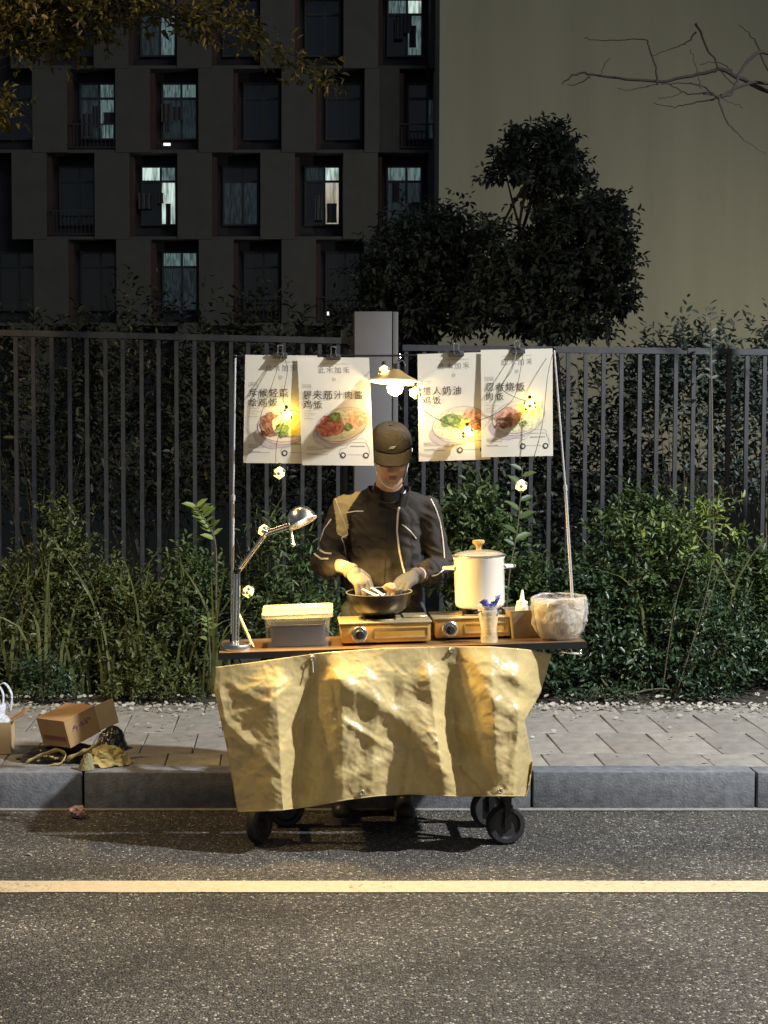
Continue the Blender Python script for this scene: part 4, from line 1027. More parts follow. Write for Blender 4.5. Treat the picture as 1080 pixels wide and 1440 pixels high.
# shade axis: from the crown at upper left to the opening at lower right
sc_ = dl(422, 727, 6.2); ax = Vector((.42, -.25, -.86)).normalized()
Mq = Matrix.Translation(sc_) @ ax.to_track_quat('Z', 'Y').to_matrix().to_4x4()
prof = [(.012, -.042), (.028, -.038), (.045, -.024), (.056, -.002), (.061, .022), (.0615, .026)]
MB().lathe(prof, 32, Mq).build('shade', 'chrome', t, solid=.0015)
MB().lathe([(.0595, .022), (.0625, .0255), (.0625, .0285), (.0595, .0265)], 32, Mq).build('shade_rim', 'shade_white', t)
MB().lathe([(.01, -.036), (.012, -.02), (.022, .0), (.022, .012), (.012, .02), (0, .022)], 16, Mq).build('bulb', 'bulb_on', t)
ld = bpy.data.lights.new('desk_lamp_light', 'SPOT'); ld.energy = 75; ld.color = (1, .66, .2); ld.spot_size = R(150); ld.spot_blend = .4; ld.shadow_soft_size = .03
lo = bpy.data.objects.new('desk_lamp_light', ld); COL.objects.link(lo); lo.location = base + (Mq @ Vector((0, 0, .034))); lo.rotation_euler = ax.to_track_quat('-Z', 'Y').to_euler()
# the folded wooden ruler leaning on the pole
a_, b_ = P(334, 860, 6.255), on_table(356, 6.20)
o = MB().tube([a_, b_ + Vector((0, 0, .006))], .0065, 6).build('wooden_stick', mat('stick_wood', (.75, .62, .32), .5, var=.1, vscale=20)); place(o)
solo(o, 'short pale wooden stick leaning against the desk lamp stem', 'stick')

# ------------------------------------------------------------------ things on the table
M['clear'] = film_mat('clear_plastic', (.85, .82, .72), .06, .12, .05, 8)
M['lidplastic'] = film_mat('lid_plastic', (.9, .8, .52), .22, .2, .1, 12)
M['greytray'] = mat('grey_steel_tray', (.05, .05, .05), .4, metal=0, var=.1, vscale=12)
c = on_table(420, 6.27); w, dpt, h = .268, .17, .132
t = thing('storage_box', 'clear plastic storage box with loose lid beside the desk lamp', 'storage box', c, rot=(0, -TILT, R(-2)))
mb = MB()
def rrect(w, d, z, k=.02, n=5):
    out = []
    for (sx, sy, a0) in ((1, 1, 0), (-1, 1, 90), (-1, -1, 180), (1, -1, 270)):
        for i in range(n): a = R(a0 + 90 * i / (n - 1)); out.append(Vector((sx * (w / 2 - k) + k * math.cos(a), sy * (d / 2 - k) + k * math.sin(a), z)))
    return out
def loft(mb, rings, cap0=True, cap1=False):
    vv = [[mb._v(p) for p in r] for r in rings]
    for A, B in zip(vv[:-1], vv[1:]):
        for j in range(len(A)): mb.bm.faces.new((A[j], A[(j + 1) % len(A)], B[(j + 1) % len(A)], B[j]))
    if cap0: mb.bm.faces.new(vv[0][::-1])
    if cap1: mb.bm.faces.new(vv[-1])
    return mb
loft(MB(), [rrect(w * .92, dpt * .92, 0), rrect(w, dpt, h), rrect(w + .014, dpt + .014, h), rrect(w + .014, dpt + .014, h - .012)]).build('box', 'clear', t, solid=.002)
lid = loft(MB(), [rrect(w + .02, dpt + .02, h - .004), rrect(w + .02, dpt + .02, h + .012), rrect(w - .03, dpt - .03, h + .016), rrect(w - .06, dpt - .05, h + .01)], False, True)
for v in lid.bm.verts: v.co.z += .02 * (v.co.y / dpt) + .004 + .006 * noise.noise(v.co * 9)
lid.build('lid', 'lidplastic', t, solid=.002)
tt = loft(MB(), [rrect(w * .80, dpt * .78, .006), rrect(w * .84, dpt * .84, .088), rrect(w * .87, dpt * .88, .09)], True, False)
o = tt.build('steel_tray', 'greytray', solid=.002); o.location = c + Vector((0, 0, .001)); o.rotation_euler = (0, -TILT, R(-2))
solo(o, 'grey steel tray seen inside the clear storage box', 'tray')

M['gold'] = mat('stove_enamel_gold', (.62, .36, .08), .32, metal=.35, var=.08, vscale=12, coat=.3)
M['stovetop'] = mat('stove_top_plate', (.6, .5, .3), .3, metal=.6, var=.15, vscale=14)
M['knob'] = mat('knob_black', (.03, .028, .025), .35)
def stove(px0, px1, Y, label, knobpx, w_scale=1, burner=0.0):
    c = on_table((px0 + px1) / 2, Y + .11); w = (px1 - px0) * Y / FPX
    t = thing('gas_stove', label, 'stove', c, rot=TR)
    kx = (knobpx - (px0 + px1) / 2) * Y / FPX
    MB().box((0, 0, .047), (w, .22, .078)).bevel(.008).build('body', 'gold', t)
    MB().box((0, 0, .089), (w + .012, .232, .008)).bevel(.003).build('top_plate', 'stovetop', t)
    for sx in (-1, 1):
        for sy in (-1, 1): MB().lathe([(.012, 0), (.012, .009), (0, .009)], 10, Matrix.Translation((sx * (w / 2 - .03), sy * .08, 0))).build('foot', 'knob', t)
    kf = Matrix.Translation((kx, -.11, .046)) @ Matrix.Rotation(R(90), 4, 'X')
    k = MB().lathe([(0, .0), (.033, 0), (.033, .006), (.029, .009), (.029, .012), (0, .012)], 28, kf).build('knob_plate', 'chrome', t)
    MB().lathe([(0, .011), (.02, .011), (.019, .028), (.017, .03), (0, .03)], 20, kf).box((0, -.0, .033), (.006, .032, .008), M4=kf).build('knob', 'knob', k)
    ex = (kx + .03 + w / 2) / 2 + .01; ew = w / 2 - kx - .075
    if ew > .05:
        mb = MB()
        for (bx, bz, sx, sz) in ((ex, .066, ew, .004), (ex, .028, ew, .004), (ex - ew / 2, .047, .004, .034), (ex + ew / 2, .047, .004, .034)): mb.box((bx, -.1115, bz), (sx, .005, sz))
        mb.build('front_trim', 'stovetop', t, smooth=False)
    bx = burner
    MB().lathe([(.085, .094), (.088, .099), (.06, .0955), (0, .0955)], 28, Matrix.Translation((bx, .0, 0))).build('drip_ring', 'stovetop', t)
    bo = MB().lathe([(0, .096), (.032, .096), (.034, .104), (.028, .11), (0, .111)], 24, Matrix.Translation((bx, .0, 0))).build('burner', 'knob', t)
    mb = MB()
    for i in range(4):
        m4 = Matrix.Translation((bx, .0, 0)) @ Matrix.Rotation(R(45 + 90 * i), 4, 'Z'); mb.box((.062, 0, .106), (.055, .006, .022), M4=m4)
    mb.build('pan_support', 'black_metal', t, smooth=False)
    return t, c, bx
s1, c1, b1x = stove(477, 604, 6.20, 'gold cassette gas stove carrying the frying pan', 503, burner=-.02)
s2, c2, b2x = stove(607, 714, 6.27, 'gold cassette gas stove carrying the white stock pot', 628, burner=.03)
mb = MB().box((.13, .05, .098), (.10, .11, .006)).bevel(.002, 1); o = mb.build('flat_tray', 'stovetop'); o.location = c1; o.rotation_euler = TR
solo(o, 'flat pale metal plate lying on the stove lid between pan and pot', 'plate')
# frying pan
M['pan'] = mat('pan_dark', (.035, .028, .022), .3, metal=.5, var=.3, vscale=20)
pc = c1 + Vector((b1x, .0, .118 + math.tan(TILT) * b1x + .002)); pc.z += 0
t = thing('frying_pan', 'deep dark frying pan with pale rim under the cook\'s hands', 'pan', pc, rot=(R(2), -TILT, 0))
MB().lathe([(0, 0), (.085, 0), (.108, .016), (.128, .055), (.134, .082), (.1365, .084), (.1345, .079), (.125, .052), (.105, .02), (.083, .004), (0, .004)], 48).build('bowl', 'pan', t)
MB().lathe([(.1345, .0835), (.1375, .0845), (.1375, .0865), (.1335, .0865), (.132, .084)], 48).build('rim', 'steel', t)
MB().tube(spline([Vector((-.03, .13, .075)), Vector((-.05, .18, .09)), Vector((-.06, .22, .10))], 4), .009, 8).build('handle', 'knob', t)
M['stirfry'] = food('stir_fry', (.10, .04, .02), (.35, .16, .06), (.55, .38, .16), 60)
fm = MB().grid(lambda u, v: Vector(((.02 + .095 * v) * math.cos(u * 6.2832) * .98, (.02 + .095 * v) * math.sin(u * 6.2832) * .98, .045 + .022 * (1 - v * v) + .014 * noise.noise((u * 40, v * 9, 2)))), 40, 10, True)
o = fm.build('stir_fry', 'stirfry'); o.location = pc; o.rotation_euler = (R(2), -TILT, 0)
solo(o, 'browned chopped food frying in the dark pan', 'food')
# stock pot
M['enamel'] = mat('cream_enamel', (.80, .77, .68), .18, coat=.4, spec=.5)
M['lidglass'] = film_mat('lid_glass', (.6, .5, .35), .5, .08, .02, 5)
M['woodknob'] = mat('knob_wood', (.55, .34, .12), .45, var=.15, vscale=30)
qc = c2 + Vector((b2x, .03, .118 + math.tan(TILT) * b2x)); qx = P(675, 860, qc.y).x; 
qc = Vector((qx, qc.y, qc.z + .0))
t = thing('stock_pot', 'tall cream enamel stock pot with wooden lid knob on the stove', 'pot', qc, rot=TR)
MB().lathe([(0, 0), (.092, 0), (.1, .006), (.104, .02), (.105, .2), (.109, .206), (.109, .211), (.102, .211), (.101, .03), (0, .012)], 48).build('body', 'enamel', t)
MB().lathe([(.109, .2115), (.112, .214), (.112, .219), (.106, .221)], 48).build('lid_rim', 'steel', t)
l_ = MB().lathe([(.106, .22), (.09, .229), (.05, .238), (.015, .241), (0, .241)], 40).build('lid', 'lidglass', t)
MB().lathe([(.012, .24), (.011, .25), (.014, .258), (.025, .268), (.026, .278), (.02, .281), (0, .282)], 24).build('knob', 'woodknob', l_)
for s_ in (-1, 1):
    MB().grid(lambda u, v, s_=s_: Vector((s_ * (.1 + .046 * math.sin(math.pi * v)), -.034 + .068 * v, .168)) + Vector((s_ * .009 * math.cos(u * 6.2832), 0, .0075 * math.sin(u * 6.2832))), 10, 10, True).build('side_handle', 'enamel', t)
MB().box((-.101, -.02, .208), (.012, .02, .026)).bevel(.003, 1).build('rim_clip', 'hubgrey', t)
# clear tumbler with blue printed straw bag
M['cupplastic'] = film_mat('cup_plastic', (.95, .85, .6), .24, .08, .25, 18)
M['bluefilm'] = film_mat('blue_print_film', (.07, .09, .42), .72, .3, .5, 30)
cc = on_table(688, 6.165)
t = thing('plastic_cups', 'clear plastic tumblers stuffed with blue printed wrappers before the pot', 'cups', cc, rot=TR)
MB().lathe([(0, .002), (.033, .002), (.034, .02), (.030, .055), (.036, .095), (.04, .12), (.043, .135)], 28).build('lower_cup', 'cupplastic', t, solid=.0012)
MB().lathe([(0, .045), (.029, .045), (.037, .09), (.044, .15), (.046, .152)], 28).build('upper_cup', 'cupplastic', t, solid=.0012)
for i in range(15):
    a = random.uniform(0, 6.28); q0 = Vector((random.uniform(-.02, .02), random.uniform(-.02, .02), random.uniform(.1, .14)))
    q1 = q0 + Vector((random.uniform(-.05, .045), random.uniform(-.02, .01), random.uniform(.02, .075)))
    if i == 0: q0 = Vector((.02, -.02, .16)); q1 = Vector((-.058, -.03, .125))
    sd = Vector((random.uniform(-1, 1), .3, random.uniform(-1, 1))).normalized() * random.uniform(.006, .013)
    MB().grid(lambda u, v: q0.lerp(q1, v) + sd * (u - .5) * 2 + Vector((0, .004 * math.sin(v * 9 + i), .006 * math.sin(v * 7 + i * 2))), 3, 10).build('wrapper', 'bluefilm', t, solid=.0008)
MB().lathe([(.02, .03), (.022, .055), (0, .055)], 16).build('straw_bundle', 'woodknob', t)
# brown tin with squeeze bottle
M['browntin'] = mat('brown_bin', (.25, .18, .10), .5, var=.12, vscale=14)
kc = on_table(736, 6.33)
t = thing('brown_bin', 'small brown open bin between the stock pot and the wrapped bowl', 'bin', kc, rot=(0, -TILT, R(8)))
loft(MB(), [rrect(.13, .12, .001, .01), rrect(.148, .136, .112, .012), rrect(.152, .14, .114, .012)], True, False).build('bin', 'browntin', t, solid=.003)
MB().box((.03, -.071, .09), (.012, .004, .014)).bevel(.002, 1).build('label_notch', 'knob', t)
M['whiteplastic'] = mat('white_plastic', (.85, .8, .66), .35)
o = MB().lathe([(0, .004), (.027, .004), (.028, .11), (.026, .125), (.0235, .128), (.0235, .142), (.012, .147), (.009, .156), (.005, .182), (.0035, .19), (0, .19)], 24).build('squeeze_bottle', 'whiteplastic')
o.location = kc + Vector((-.012, .0, .002)); o.rotation_euler = (0, R(2), 0); solo(o, 'white squeeze bottle with pointed nozzle standing in the brown bin', 'bottle')
# wrapped bowl
M['bagfilm'] = film_mat('bag_film', (.92, .9, .85), .16, .12, .9, 18)
M['foambowl'] = mat('foam_bowl', (.45, .36, .24), .6, var=.1, vscale=20)
wc = on_table(787, 6.23)
t = thing('wrapped_bowl', 'deep bowl bundled in crinkled clear plastic bag at the board end', 'bowl', wc, rot=TR)
MB().lathe([(0, .006), (.075, .006), (.09, .04), (.1, .11), (.1015, .15), (.097, .15), (.088, .05), (.07, .012), (0, .012)], 36).build('bowl', 'foambowl', t)
def bagf(u, v):
    a = u * 6.2832; prof = [(0, .078), (.15, .094), (.4, .109), (.65, .113), (.85, .112), (.94, .114), (1, .096)]
    r = lerp_tab(prof, v); z = .002 + v * .178 - (.012 if v > .97 else 0)
    k = noise.turbulence((math.cos(a) * 2.6, math.sin(a) * 2.6, v * 3.2), 4, True)
    k2 = abs(noise.noise((math.cos(a) * 6, math.sin(a) * 6, v * 2 + 3)))
    r += (.016 * (k - .5) + .006 * k2) * min(1, v * 3)
    z += .010 * noise.noise((math.cos(a) * 1.5, math.sin(a) * 1.5, 5)) * v
    return Vector((r * math.cos(a), r * math.sin(a), z))
MB().grid(bagf, 80, 30, True).build('bag', 'bagfilm', t, solid=.0006)
def bagt(u, v):
    a = u * 6.2832; r = .11 * (1 - v) + .0005; return Vector((r * math.cos(a), r * math.sin(a), .160 - .02 * (1 - (1 - v) ** 2) + .012 * noise.noise((math.cos(a) * 3 * (1 - v), math.sin(a) * 3 * (1 - v), 8)) * (1 - v * .5)))
MB().grid(bagt, 48, 8, True).build('bag_top', 'bagfilm', t)

# ------------------------------------------------------------------ cartons and rubbish on the pavement
M['card'] = mat('cardboard', (.36, .22, .095), .8, var=.1, vscale=10, bump=.1, bscale=60)
M['cardin'] = mat('cardboard_pale', (.50, .36, .19), .8, var=.08, vscale=10)
M['marker'] = mat('purple_marker', (.22, .03, .32), .6)
gx = G(100, 1062, PAVE_Z)
rot = (Matrix.Rotation(R(-13), 3, 'Y') @ Matrix.Rotation(R(9), 3, 'X') @ Matrix.Rotation(R(-44), 3, 'Z')).to_euler()
cc = P(97, 1020, 7.02)
t = thing('cardboard_box', 'tilted cardboard box with purple marker writing and open flap', 'box', cc, rot=rot)
bw, bd, bh = .20, .185, .125
for (nm, cen, sz) in (('side', (0, -bd / 2, 0), (bw, .004, bh)), ('side', (0, bd / 2, 0), (bw, .004, bh)), ('side', (-bw / 2 + .002, 0, 0), (.004, bd - .005, bh)), ('side', (bw / 2 - .002, 0, 0), (.004, bd - .005, bh)), ('base', (0, 0, -bh / 2 + .002), (bw - .005, bd - .005, .004)), ('top_flap', (0, 0, bh / 2 + .003), (bw + .002, bd + .003, .004))):
    MB().box(cen, sz).build(nm, 'card', t, smooth=False)
fm_ = Matrix.Translation((bw / 2 + .001, bd / 2 - .004, -.005)) @ Matrix.Rotation(R(76), 4, 'Z')
MB().box((.05, 0, 0.01), (.1, .004, bh * .96), M4=fm_).build('end_flap', 'cardin', t, smooth=False)
mb = MB()
for i in range(9):
    y0 = -.055 + i * .0125; pts = [Vector((bw / 2 + .0012, y0 + random.uniform(-.006, .008), .012 + i * .001 + random.uniform(-.016, .018))) for _ in range(5)]
    mb.tube(pts, .0014, 4)
mb.build('marker_writing', 'marker', t)
# the print band on the shaded side
MB().box((0, -bd / 2 - .0028, -.02), (bw * .8, .0012, .02)).build('printed_band', mat('brown_print', (.2, .07, .05), .8), t, smooth=False)

def crumple(name, label, cat, c, rx, ry, h, m, seed, fold=.5, edge=.25):
    mb = MB(); bmesh.ops.create_icosphere(mb.bm, subdivisions=5, radius=1)
    for v in mb.bm.verts:
        p = v.co.copy(); q = p + Vector((seed, seed * 1.7, 0))
        w = Vector((noise.noise(q * 1.3), noise.noise(q * 1.3 + Vector((7, 0, 0))), noise.noise(q * 1.3 + Vector((0, 9, 0))))) * .5
        k = 1 + edge * noise.noise(q * 1.1) + fold * .42 * (.35 - abs(noise.noise((q + w) * 1.9))) + fold * .22 * (.3 - abs(noise.noise((q + w) * 4.1)))
        p *= k; z = max(0, p.z + .12)
        fl = 1 + .25 * math.exp(-z * 4)
        v.co = Vector((p.x * rx * fl, p.y * ry * fl, z * h + .002))
    o = mb.build(name, m); o.location = c
    return solo(o, label, cat)
M['ragyellow'] = mat('rag_yellow', (.42, .33, .12), .8, var=.15, vscale=14, bump=.2, bscale=90)
M['ragolive'] = mat('rag_olive', (.22, .19, .10), .85, var=.2, vscale=14)
M['blackbag'] = mat('black_bag', (.015, .015, .016), .28, var=.2, vscale=20, bump=.5, bscale=30)
g = lambda px, py: G(px, py, PAVE_Z + .001)
crumple('black_rag', 'dark crumpled cloth pile under the tilted cardboard box', 'cloth', g(95, 1066), .17, .10, .055, 'blackbag', 3.3, .45)
crumple('yellow_rag', 'crumpled yellow cloth spilling beside the tilted cardboard box', 'cloth', g(148, 1074), .09, .07, .07, 'ragyellow', 5.1, .85)
crumple('olive_rag', 'small olive cloth slumped at the kerb edge under the box', 'cloth', g(122, 1082), .03, .03, .06, 'ragolive', 8.2, .5)
crumple('black_bag', 'black plastic bag squeezed behind the tilted cardboard box', 'bag', g(158, 1052), .06, .07, .085, 'blackbag', 1.7, .4)
# strap-like folds of cloth
def strap(pxs, label, w=.02, m='ragyellow'):
    pts = spline([P(x, y, Y) for x, y, Y in pxs], 8); mb = MB(); prev = None
    for i, p in enumerate(pts):
        n_ = Vector((.2, -.5, .8)) * w * (1 + .3 * math.sin(i * .9))
        cur = (mb._v(p - n_ / 2), mb._v(p + n_ / 2))
        if prev: mb.bm.faces.new((prev[0], prev[1], cur[1], cur[0]))
        prev = cur
    o = mb.build('cloth_strap', m, solid=.004); place(o); solo(o, label, 'cloth')
strap([(32, 1083, 6.93), (38, 1072, 6.93), (58, 1062, 6.94), (80, 1055, 6.94), (92, 1062, 6.93), (85, 1074, 6.9), (66, 1078, 6.9)], 'looped yellow cloth strap on the dark pile by the kerb')
strap([(94, 1068, 6.9), (115, 1058, 6.9), (130, 1052, 6.92), (142, 1040, 6.95)], 'yellow cloth strap running up beneath the tilted box', .028)
# second carton with a carrier bag, cut by the frame
lc = G(-14, 1061, PAVE_Z + .001); 
t = thing('cardboard_box', 'upright carton with open flap and white carrier bag on top', 'box', lc + Vector((0, .09, 0)), rot=(0, 0, R(4)))
for (nm, cen, sz) in (('side', (0, -.088, .075), (.18, .004, .15)), ('side', (0, .088, .075), (.18, .004, .15)), ('side', (-.088, 0, .075), (.004, .172, .15)), ('side', (.088, 0, .075), (.004, .172, .15)), ('base', (0, 0, .003), (.17, .17, .004))):
    MB().box(cen, sz).build(nm, 'cardin', t, smooth=False)
MB().box((.04, 0, 0), (.08, .165, .004), M4=Matrix.Translation((.09, 0, .15)) @ Matrix.Rotation(R(-32), 4, 'Y')).build('flap', 'card', t, smooth=False)
M['whitebag'] = film_mat('carrier_bag_film', (.8, .85, .92), .6, .3, .8, 25)
def cb(u, v):
    a = u * 6.2832; r = .075 * (1 - .25 * v) * (1 + .25 * noise.noise((math.cos(a) * 2, math.sin(a) * 2, v * 3)))
    return Vector((r * math.cos(a), r * math.sin(a), .11 + v * .12 + .02 * noise.noise((math.cos(a) * 2, math.sin(a) * 2, 3))))
t2 = thing('carrier_bag', 'white translucent carrier bag with raised handles standing in the carton', 'bag', lc + Vector((.005, .08, 0)))
MB().grid(cb, 40, 14, True).build('bag', 'whitebag', t2, solid=.0006)
for s_ in (-1, 1):
    pts = spline([Vector((s_ * .02 - .02, 0, .2)), Vector((s_ * .02 + .0, 0, .30)), Vector((s_ * .02 + .03, 0, .32)), Vector((s_ * .02 + .065, -.01, .27)), Vector((s_ * .02 + .06, -.01, .19))], 6)
    mb = MB(); prev = None
    for p in pts:
        cur = (mb._v(p + Vector((0, -.014, .004))), mb._v(p + Vector((0, .014, -.004))), mb._v(p + Vector((.006, 0, .006))))
        if prev:
            mb.bm.faces.new((prev[0], prev[2], cur[2], cur[0])); mb.bm.faces.new((prev[2], prev[1], cur[1], cur[2]))
        prev = cur
    mb.build('handle', 'whitebag', t2, solid=.001)
# crumpled packet in the gutter
M['packet'] = mat('packet_print', (.55, .5, .48), .3, col2=(.35, .06, .05), vscale=35)
mb = MB(); bmesh.ops.create_icosphere(mb.bm, subdivisions=4, radius=.035)
for v in mb.bm.verts: v.co *= 1 + .35 * noise.noise(v.co * 45) + .2 * noise.noise(v.co * 110); v.co.z *= .7
o = mb.build('crumpled_packet', 'packet'); place(o); gp = G(108, 1150, 0); o.location = (gp.x, gp.y, .002); solo(o, 'crumpled snack packet lying in the gutter by the kerb', 'litter')
mb = MB().grid(lambda u, v: Vector(((u - .5) * .035, (v - .5) * .02, .006 * math.sin(u * 5))), 6, 4); o = mb.build('paper_scrap', 'petal', solid=.001); gp = G(42, 1203, 0); o.location = (gp.x, gp.y, .003); solo(o, 'small pale paper scrap on the road near the white line', 'litter')

# ------------------------------------------------------------------ the cook
def cap_prim(bm, p0, r0, p1, r1, sc=None):
    p0, p1 = Vector(p0), Vector(p1); d = p1 - p0; L_ = d.length
    q = d.to_track_quat('Z', 'Y').to_matrix().to_4x4()
    for p, r in ((p0, r0), (p1, r1)): bmesh.ops.create_icosphere(bm, subdivisions=3, radius=r, matrix=Matrix.Translation(p))
    bmesh.ops.create_cone(bm, cap_ends=True, segments=24, radius1=r0, radius2=r1, depth=L_, matrix=Matrix.Translation((p0 + p1) / 2) @ q)
def blob(name, prims, voxel, m, parent, smooth=6, post=None):
    bm = bmesh.new()
    for pr in prims:
        if pr[0] == 'c': cap_prim(bm, *pr[1:])
        elif pr[0] == 'e':
            mm = Matrix.Translation(pr[1]) @ (pr[3].to_4x4() if len(pr) > 3 else Matrix()) @ Matrix.Diagonal((*pr[2], 1))
            bmesh.ops.create_icosphere(bm, subdivisions=4, radius=1, matrix=mm)
    me = bpy.data.meshes.new('tmp'); bm.to_mesh(me); bm.free(); ob = bpy.data.objects.new('tmp', me); COL.objects.link(ob)
    r = ob.modifiers.new('r', 'REMESH'); r.mode = 'VOXEL'; r.voxel_size = voxel
    s = ob.modifiers.new('s', 'SMOOTH'); s.factor = .5; s.iterations = smooth
    dg = bpy.context.evaluated_depsgraph_get(); dg.update()
    out = bpy.data.meshes.new_from_object(ob.evaluated_get(dg)); out.name = name
    bpy.data.objects.remove(ob); bpy.data.meshes.remove(me)
    if post:
        out.update(); co = [v.co.copy() for v in out.vertices]; no = [v.normal.copy() for v in out.vertices]
        for v, c, n_ in zip(out.vertices, co, no): v.co = post(c, n_)
    out.materials.clear(); out.materials.append(M[m]); out.polygons.foreach_set('use_smooth', [True] * len(out.polygons)); out.update()
    return link(name, out, parent)
M['skin'] = mat('skin', (.58, .36, .24), .5, var=.06, vscale=30)
M['jacket'] = mat('jacket_cloth', (.036, .032, .029), .85, spec=.2, var=.18, vscale=7, bump=.25, bscale=220)
M['jacketcream'] = mat('jacket_cream', (.50, .42, .22), .65, var=.08, vscale=9, bump=.2, bscale=220)
M['piping'] = mat('piping_white', (.75, .72, .64), .5)
M['trousers'] = mat('trousers_cloth', (.03, .032, .04), .8, var=.2, vscale=9)
M['capcloth'] = mat('cap_cloth', (.034, .029, .022), .9, spec=.2, var=.15, vscale=12, bump=.25, bscale=260)
M['glovegrey'] = mat('glove_knit', (.115, .10, .066), .85, var=.12, vscale=60, bump=.35, bscale=300)
M['glovedark'] = mat('glove_dark_knit', (.07, .066, .06), .85, var=.12, vscale=60, bump=.35, bscale=300)
M['hair'] = mat('hair', (.012, .01, .009), .5)
M['shoe'] = mat('shoe_black', (.02, .02, .021), .45, var=.2, vscale=20)
M['sole'] = mat('shoe_sole', (.05, .048, .045), .7)
M['lips'] = mat('lips', (.42, .21, .15), .45)
org = Vector((P(540, 900, 6.64).x, 6.64, 0))
per = thing('person', 'cook in black cap and dark track jacket stirring the pan', 'person', org)
W = lambda px, py, Y: P(px, py, Y) - org
shL, shR = W(484, 716, 6.66), W(601, 718, 6.66)
elL, elR = W(457, 790, 6.64), W(619, 800, 6.68)
wrL, wrR = W(489, 799, 6.43), W(589, 808, 6.46)
neck0, neck1 = W(546, 700, 6.66), W(548, 668, 6.60)
HC = W(550, 640, 6.55); HR = Matrix.Rotation(R(22), 3, 'X') @ Matrix.Rotation(R(-2), 3, 'Y')
hl = lambda x, y, z: HC + HR @ Vector((x, y, z))
hipL, hipR = Vector((-.09, .04, .90)), Vector((.09, .04, .90))
feetL, feetR = G(481, 1160, 0) - org, G(572, 1160, 0) - org
ankL, ankR = Vector((feetL.x, .06, .09)), Vector((feetR.x, .06, .09))
kneeL, kneeR = (hipL + ankL) / 2 + Vector((0, -.02, .02)), (hipR + ankR) / 2 + Vector((0, -.02, .02))
def head_prims():
    rot = HR
    return [('e', hl(0, .008, .018), (.076, .094, .098), rot), ('e', hl(0, -.03, -.045), (.058, .066, .07), rot), ('e', hl(0, -.062, -.095), (.026, .024, .02), rot),
            ('c', hl(0, -.088, .01), .010, hl(0, -.104, -.03), .0145), ('e', hl(-.012, -.096, -.034), (.008, .01, .008), rot), ('e', hl(.012, -.096, -.034), (.008, .01, .008), rot),
            ('e', hl(0, -.084, -.062), (.026, .014, .012), rot), ('e', hl(-.034, -.07, -.02), (.022, .02, .02), rot), ('e', hl(.034, -.07, -.02), (.022, .02, .02), rot),
            ('e', hl(-.03, -.078, .024), (.02, .012, .008), rot), ('e', hl(.03, -.078, .024), (.02, .012, .008), rot),
            ('e', hl(.077, .015, -.012), (.009, .02, .032), rot), ('e', hl(-.077, .015, -.012), (.009, .02, .032), rot)]
body = head_prims() + [('c', neck0, .062, neck1, .055), ('e', (0, .03, 1.30), (.155, .09, .15)), ('e', (0, .03, 1.08), (.14, .085, .18)), ('e', (0, .04, .92), (.155, .095, .1)),
        ('c', shL, .045, shR, .045), ('c', shL, .045, elL, .036), ('c', elL, .037, wrL, .027), ('c', shR, .045, elR, .036), ('c', elR, .037, wrR, .027),
        ('c', hipL, .075, kneeL, .05), ('c', kneeL, .048, ankL, .033), ('c', hipR, .075, kneeR, .05), ('c', kneeR, .048, ankR, .033),
        ('c', wrL, .024, wrL + (W(500, 810, 6.39) - wrL), .02), ('c', wrR, .024, wrR + (W(574, 818, 6.41) - wrR), .02), ('c', ankL, .03, feetL + Vector((0, .05, .035)), .025), ('c', ankR, .03, feetR + Vector((0, .05, .035)), .025)]
blob('body', body, .0055, 'skin', per, 5)
# lips, brows, eyes
MB().ell(hl(0, -.097, -.060), (.021, .006, .0042), Euler((R(22), 0, 0))).ell(hl(0, -.096, -.068), (.018, .006, .005), Euler((R(22), 0, 0))).build('lips', 'lips', per)
for s_ in (-1, 1):
    MB().ell(hl(s_ * .03, -.082, .006), (.012, .006, .0045), Euler((R(22), 0, 0))).build('eye', 'hair', per)
    MB().ell(hl(s_ * .031, -.089, .026), (.019, .005, .004), Euler((R(22), 0, R(-8 * s_)))).build('eyebrow', 'hair', per)
blob('hair', [('e', hl(0, .02, .02), (.081, .092, .088), HR), ('e', hl(0, .05, -.03), (.074, .06, .055), HR)], .006, 'hair', per, 3)
# cap: crown, brim, button, small logo mark
capM = Matrix.Translation(HC) @ HR.to_4x4()
def crown(u, v):
    a = u * 6.2832; ph = v * math.pi / 2
    rx, ry, rz = .086, .106, .082
    sq = 1 + .03 * math.cos(2 * a)
    f = math.cos(ph) ** .62
    return capM @ Vector((rx * f * math.cos(a) * sq, .004 + ry * f * math.sin(a), .052 + rz * math.sin(ph) - .012 * math.cos(ph) * math.sin(-a) * .5))
MB().grid(crown, 48, 16, True).build('cap_crown', 'capcloth', per, solid=.003)
def brim(u, v):
    a = R(-158 + 136 * u); ca, sa = math.cos(a), math.sin(a)
    rx, ry = .0905, .107; e = math.sin(math.pi * u)
    ext = v * (.066 * e ** .55 + .002)
    x = (rx + ext * .12) * ca; y = .004 + ry * sa - ext
    z = .052 - .006 * math.sin(-a) - ext * .38 - .030 * (x / .09) ** 2 * v
    return capM @ Vector((x, y, z))
MB().grid(brim, 36, 10).build('cap_brim', 'capcloth', per, solid=.004)
MB().ell(capM @ Vector((0, .004, .136)), (.008, .008, .004)).build('cap_button', 'capcloth', per)
for sa_ in (-90, -35, -145):
    MB().tube([crown(((sa_ % 360) / 360), k / 14) for k in range(15)], .0016, 5).build('cap_seam', 'capcloth', per)
lg = [capM @ Vector((x, -.004 - .107 * (1 - (x / .0905) ** 2) ** .5 * .93, z)) for x, z in ((-.012, .078), (-.004, .081), (.008, .0815), (.013, .084))]
MB().tube(spline(lg, 4), .0013, 5).tube(spline([p + Vector((-.004, 0, -.006)) for p in lg], 4), .001, 5).build('cap_logo', 'hubgrey', per)
